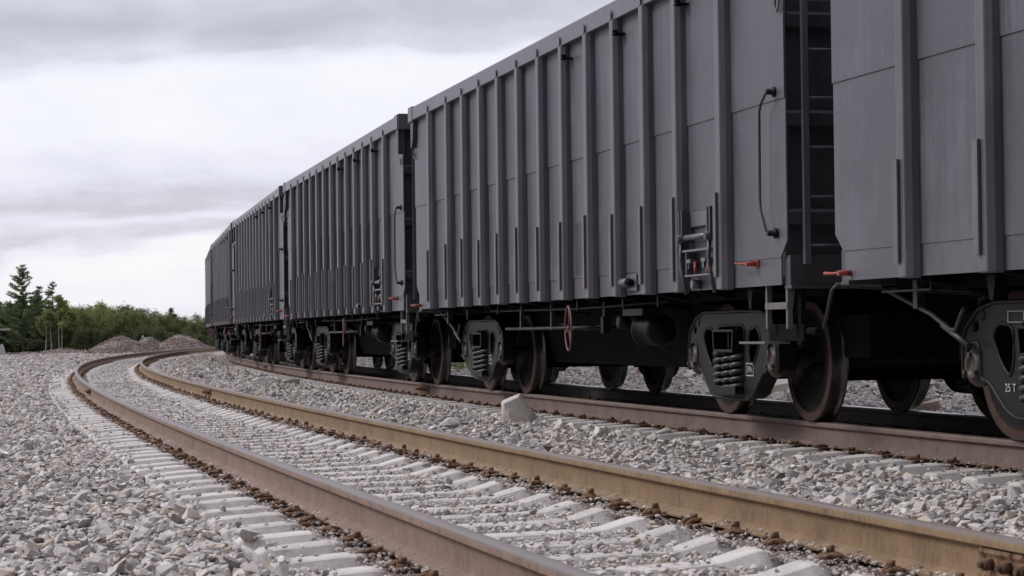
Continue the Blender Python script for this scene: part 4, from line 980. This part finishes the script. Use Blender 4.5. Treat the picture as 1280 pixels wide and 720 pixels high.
# ------------------------------------------------------------------ trees
def leaf_cards(P, size, tint):
    n = len(P); a = rng.normal(size=(n, 3)); a /= np.linalg.norm(a, axis=1)[:, None]; b = rng.normal(size=(n, 3)); b -= (b*a).sum(1)[:, None]*a; b /= np.linalg.norm(b, axis=1)[:, None]
    s = (size*np.exp(rng.normal(0, .3, n)))[:, None]
    V = np.stack([P - a*s, P + b*s*.55, P + a*s, P - b*s*.55], 1).reshape(-1, 3); F = np.arange(4*n).reshape(n, 4)
    return V, F, np.repeat(tint, 4)
def limb_mesh(segs, name, mat, parent):
    m = MB()
    for pts, rs in segs: m.tube(pts, rs, 6 if rs[0] > .03 else 4, cap=False)
    return m.build(name, mat, parent, fixn=False)
def larch(h, seed, density=1., gap=.2, bare=.12, wid=.30, spread=1.):
    r = np.random.default_rng(seed); segs = []; P = []; T = []
    lean = r.normal(0, .012, 2)
    ax = lambda z: Vector((lean[0]*z + .04*math.sin(z*1.3+seed), lean[1]*z, z))
    segs.append(([ax(h*t) for t in np.linspace(0, 1, 12)], [max(.008, .022*h*(1-t)**.9*.8) for t in np.linspace(0, 1, 12)]))
    z = h*bare
    while z < h*.985:
        t = z/h; L = h*wid*(1-t)**.75*(.55+.6*r.uniform()) + .08
        if t < .3: L *= .6 + t
        for k in range(r.integers(2, 5)):
            if r.uniform() < gap: continue
            a = r.uniform(0, 2*PI); rise = r.uniform(-.12, .35) + .35*t; LL = L*r.uniform(.6, 1.1)
            p0 = ax(z); pts = [p0 + Vector((math.cos(a)*LL*u, math.sin(a)*LL*u, LL*(rise*u*u*.8 - .12*u*(1-u)))) for u in (0, .33, .66, 1)]
            segs.append((pts, [.016*(1-t)+.006, .010, .007, .004]))
            n = int(LL*95*density) + 6
            for u in r.uniform(.12, 1, n):
                i = min(2, int(u*3)); f = u*3 - i; q = pts[i].lerp(pts[i+1], f); sp = (.075*(1-u*.4) + .02)*spread
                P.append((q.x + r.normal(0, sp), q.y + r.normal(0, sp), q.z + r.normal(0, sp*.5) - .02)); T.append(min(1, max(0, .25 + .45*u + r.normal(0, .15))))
        z += h*r.uniform(.018, .042)
    return segs, np.array(P), np.array(T)
def broad(h, seed, n=2600, wid=.30, stems=4, bare=.12):
    r = np.random.default_rng(seed); segs = []; tips = []
    for s_ in range(stems):
        a = r.uniform(0, 2*PI); sp = r.uniform(.05, wid*.75)*h; hh = h*r.uniform(.72, .98); 
        pts = [Vector((math.cos(a)*sp*u**1.4 + .03*math.sin(5*u+s_), math.sin(a)*sp*u**1.4, hh*u)) for u in np.linspace(0, 1, 8)]
        segs.append((pts, [max(.006, .016*h*(1-u)) for u in np.linspace(0, 1, 8)]))
        for k in range(9):
            u = r.uniform(bare + .08, 1.0); i = min(6, int(u*7)); q = pts[i].lerp(pts[i+1], u*7-i); b = r.uniform(0, 2*PI); L = h*wid*r.uniform(.35, .95)*(1-u*.55)
            e = q + Vector((math.cos(b)*L, math.sin(b)*L, L*r.uniform(.1, .8))); e.z = min(e.z, h); segs.append(([q, q.lerp(e, .5) + Vector((0, 0, .03)), e], [.012, .008, .004])); tips += [(q.lerp(e, .55), L), (e, L)]
        tips.append((pts[-1], h*.18))
    P = []; T = []
    for i in range(n):
        c, L = tips[r.integers(len(tips))]; s_ = .10*h*wid*2.0*r.uniform(.5, 1)
        q = c + Vector((r.normal(0, s_), r.normal(0, s_), r.normal(0, s_*.8)))
        if q.z < .05: q.z = abs(q.z) + .1
        P.append(tuple(q)); T.append(min(1, max(0, .5 + r.normal(0, .2) + .25*math.sin(c.x*9+c.y*5+c.z*4))))
    return segs, np.array(P), np.array(T)
def make_tree(name, data, lmat, bmat, size):
    segs, P, T = data; root = empty(name)
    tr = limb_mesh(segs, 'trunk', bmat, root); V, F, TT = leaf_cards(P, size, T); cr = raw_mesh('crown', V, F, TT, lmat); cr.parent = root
    return root
def place(o, px_, d, sc=1., rz=0.): x, y = polar(px_, d); o.location = (x, y, -.26); o.scale = (sc, sc, sc); o.rotation_euler = (0, 0, rz)
t_ = make_tree('larch_tree', larch(6.25, 11, 2.6, .16, .14, .48, .9), M_LARCH, M_BARK, .042); place(t_, 28, 149); tag(t_, 'tallest larch at the left, its thin top well above the other trees', 'tree')
t_ = make_tree('larch_tree', larch(5.05, 12, 2.0, .25, .2, .32, .8), M_LARCH, M_BARK, .042); place(t_, 66, 150); tag(t_, 'sparse spiky larch right of the tallest one', 'tree')
t_ = make_tree('larch_tree', larch(4.7, 13, 2.4, .15, .1, .36, .9), M_LARCH, M_BARK, .045); place(t_, 47, 151); tag(t_, 'larch with a pointed top between the tallest and the spiky one', 'tree')
t_ = make_tree('larch_tree', larch(5.0, 14, 2.4, .12, .1, .42, .9), M_LARCH, M_BARK, .05); place(t_, -14, 150); tag(t_, 'dense larch cut by the left edge of the picture', 'tree')
# slim birches with pale bare lower stems
for i, (px_, d, h) in enumerate([(63, 147, 3.6), (72, 146.5, 4.1), (75.5, 147, 3.9), (55, 147, 3.3)]):
    dta = broad(h, 40+i, 1500, .20, 1, .45); dta[0][0] = ([Vector((.05*math.sin(3*u)*(i-1), 0, h*u)) for u in np.linspace(0, 1, 8)], [.024*(1-u*.85) for u in np.linspace(0, 1, 8)])
    o = make_tree('birch_tree', dta, M_BIRCH, M_PALE, .07); place(o, px_, d)
    tag(o, ['young birch with a pale bare stem, left of a close pair', 'taller young birch of the close pair with pale stems', 'right hand young birch of the close pair with pale stems', 'thin young birch with pale stem nearest the tallest larch'][i], 'tree')
protos = {}
def proto(kind, i):
    key = (kind, i)
    if key not in protos:
        if kind == 'larch': o = make_tree('larch_tree', larch(4.0, 100+i, 3.2, .05, .04, .44, 1.), M_LARCH, M_BARK, .05)
        elif kind == 'light': o = make_tree('birch_tree', broad(3.6, 200+i, 6500, .30, 4), M_BIRCH, M_BARK, .048)
        elif kind == 'dark': o = make_tree('broadleaf_tree', broad(3.2, 300+i, 6500, .36, 5, .02), M_BUSH, M_BARK, .05)
        else: o = make_tree('broadleaf_tree', broad(3.0, 400+i, 3800, .42, 6, .0), M_DKBUSH, M_BARK, .075)
        protos[key] = [capture(o), False, o]
    return protos[key]
BH = {'larch': 4.0, 'light': 3.6, 'dark': 3.2, 'deep': 3.0}
TL = {'larch': ('dense green larch in the dark group at the left of the treeline', 'larches in the treeline'), 'light': ('yellow green birch in the left half of the treeline', 'light green birches in the treeline'),
      'dark': ('mid green broadleaf tree in the right half of the treeline', 'broadleaf trees in the treeline'), 'deep': ('low dark green bushy tree filling the foot of the treeline', 'low dark trees in the treeline')}
def put(kind, px_, d, h):
    i = random.randrange(3); pr = proto(kind, i)
    o = copy_tree(pr[0]) if pr[1] else pr[2]; pr[1] = True
    place(o, px_, d, h/BH[kind], random.uniform(0, 2*PI)); tag(o, TL[kind][0], 'tree', TL[kind][1])
def topline(x):      # tree height in metres at 150 m against picture column
    return float(np.interp(x, [-60, 0, 12, 48, 60, 85, 100, 110, 118, 126, 137, 144, 152, 165, 178, 190, 206, 220, 240, 262, 300], [4.4, 4.2, 3.9, 4.2, 3.7, 3.7, 3.5, 3.95, 3.5, 3.5, 3.95, 3.5, 3.0, 3.0, 3.2, 2.75, 2.75, 2.3, 2.2, 2.35, 2.4]))
for px_ in np.arange(-55, 60, 8.5): put('larch', px_ + random.uniform(-2, 2), 153 + random.uniform(0, 6), topline(px_)*random.uniform(.78, 1.0))
for px_ in np.arange(62, 172, 7.0): put('light', px_ + random.uniform(-2, 2), 151 + random.uniform(0, 6), topline(px_)*random.uniform(.82, 1.02))
for px_ in np.arange(152, 300, 7.5): put('dark', px_ + random.uniform(-2, 2), 153 + random.uniform(0, 8), topline(px_)*random.uniform(.84, 1.05))
for px_ in np.arange(-60, 330, 8.0): put('deep', px_ + random.uniform(-3, 3), 161 + random.uniform(0, 8), topline(px_)*random.uniform(.7, .88))
for px_ in np.arange(85, 330, 11.0): put('deep', px_ + random.uniform(-3, 3), 149 + random.uniform(0, 3), topline(px_)*random.uniform(.42, .62))
# a lone leaning sapling that sticks out of the canopy
lt = larch(3.0, 78, 1.3, .55, .6, .30); o = make_tree('larch_tree', lt, M_DKBUSH, M_BARK, .08); place(o, 223, 156); o.rotation_euler = (0, -.18, 0); tag(o, 'lone leaning sapling sticking out above the right part of the treeline', 'tree')

# ------------------------------------------------------------------ grass patch and weeds on the bank behind the train
n = 5000; Y = rng.uniform(44, 60, n); cx = np.interp(Y, T2[2], T2[1]); X = cx + rng.uniform(2.6, 7, n); k = np.sin(X*1.3+Y*.7) + rng.normal(0, .5, n) > .2; X, Y = X[k], Y[k]
P = np.stack([X, Y, terrain(X, Y) + .05], 1); m = len(P); a = rng.normal(0, .05, (m, 2)); hh = rng.uniform(.10, .26, m); wv = rng.uniform(-1, 1, (m, 2))*.018
V = np.stack([np.c_[P[:, :2]-wv, P[:, 2]-.05], np.c_[P[:, :2]+wv, P[:, 2]-.05], np.c_[P[:, :2]+a, P[:, 2]+hh]], 1).reshape(-1, 3)
g = raw_mesh('grass', V, np.arange(3*m).reshape(m, 3), np.repeat(rng.uniform(0, 1, m), 3), M_GRASS); tag(g, 'yellow green grass on the bank behind the train', 'grass', kind='stuff')
print('objects', len(bpy.data.objects))
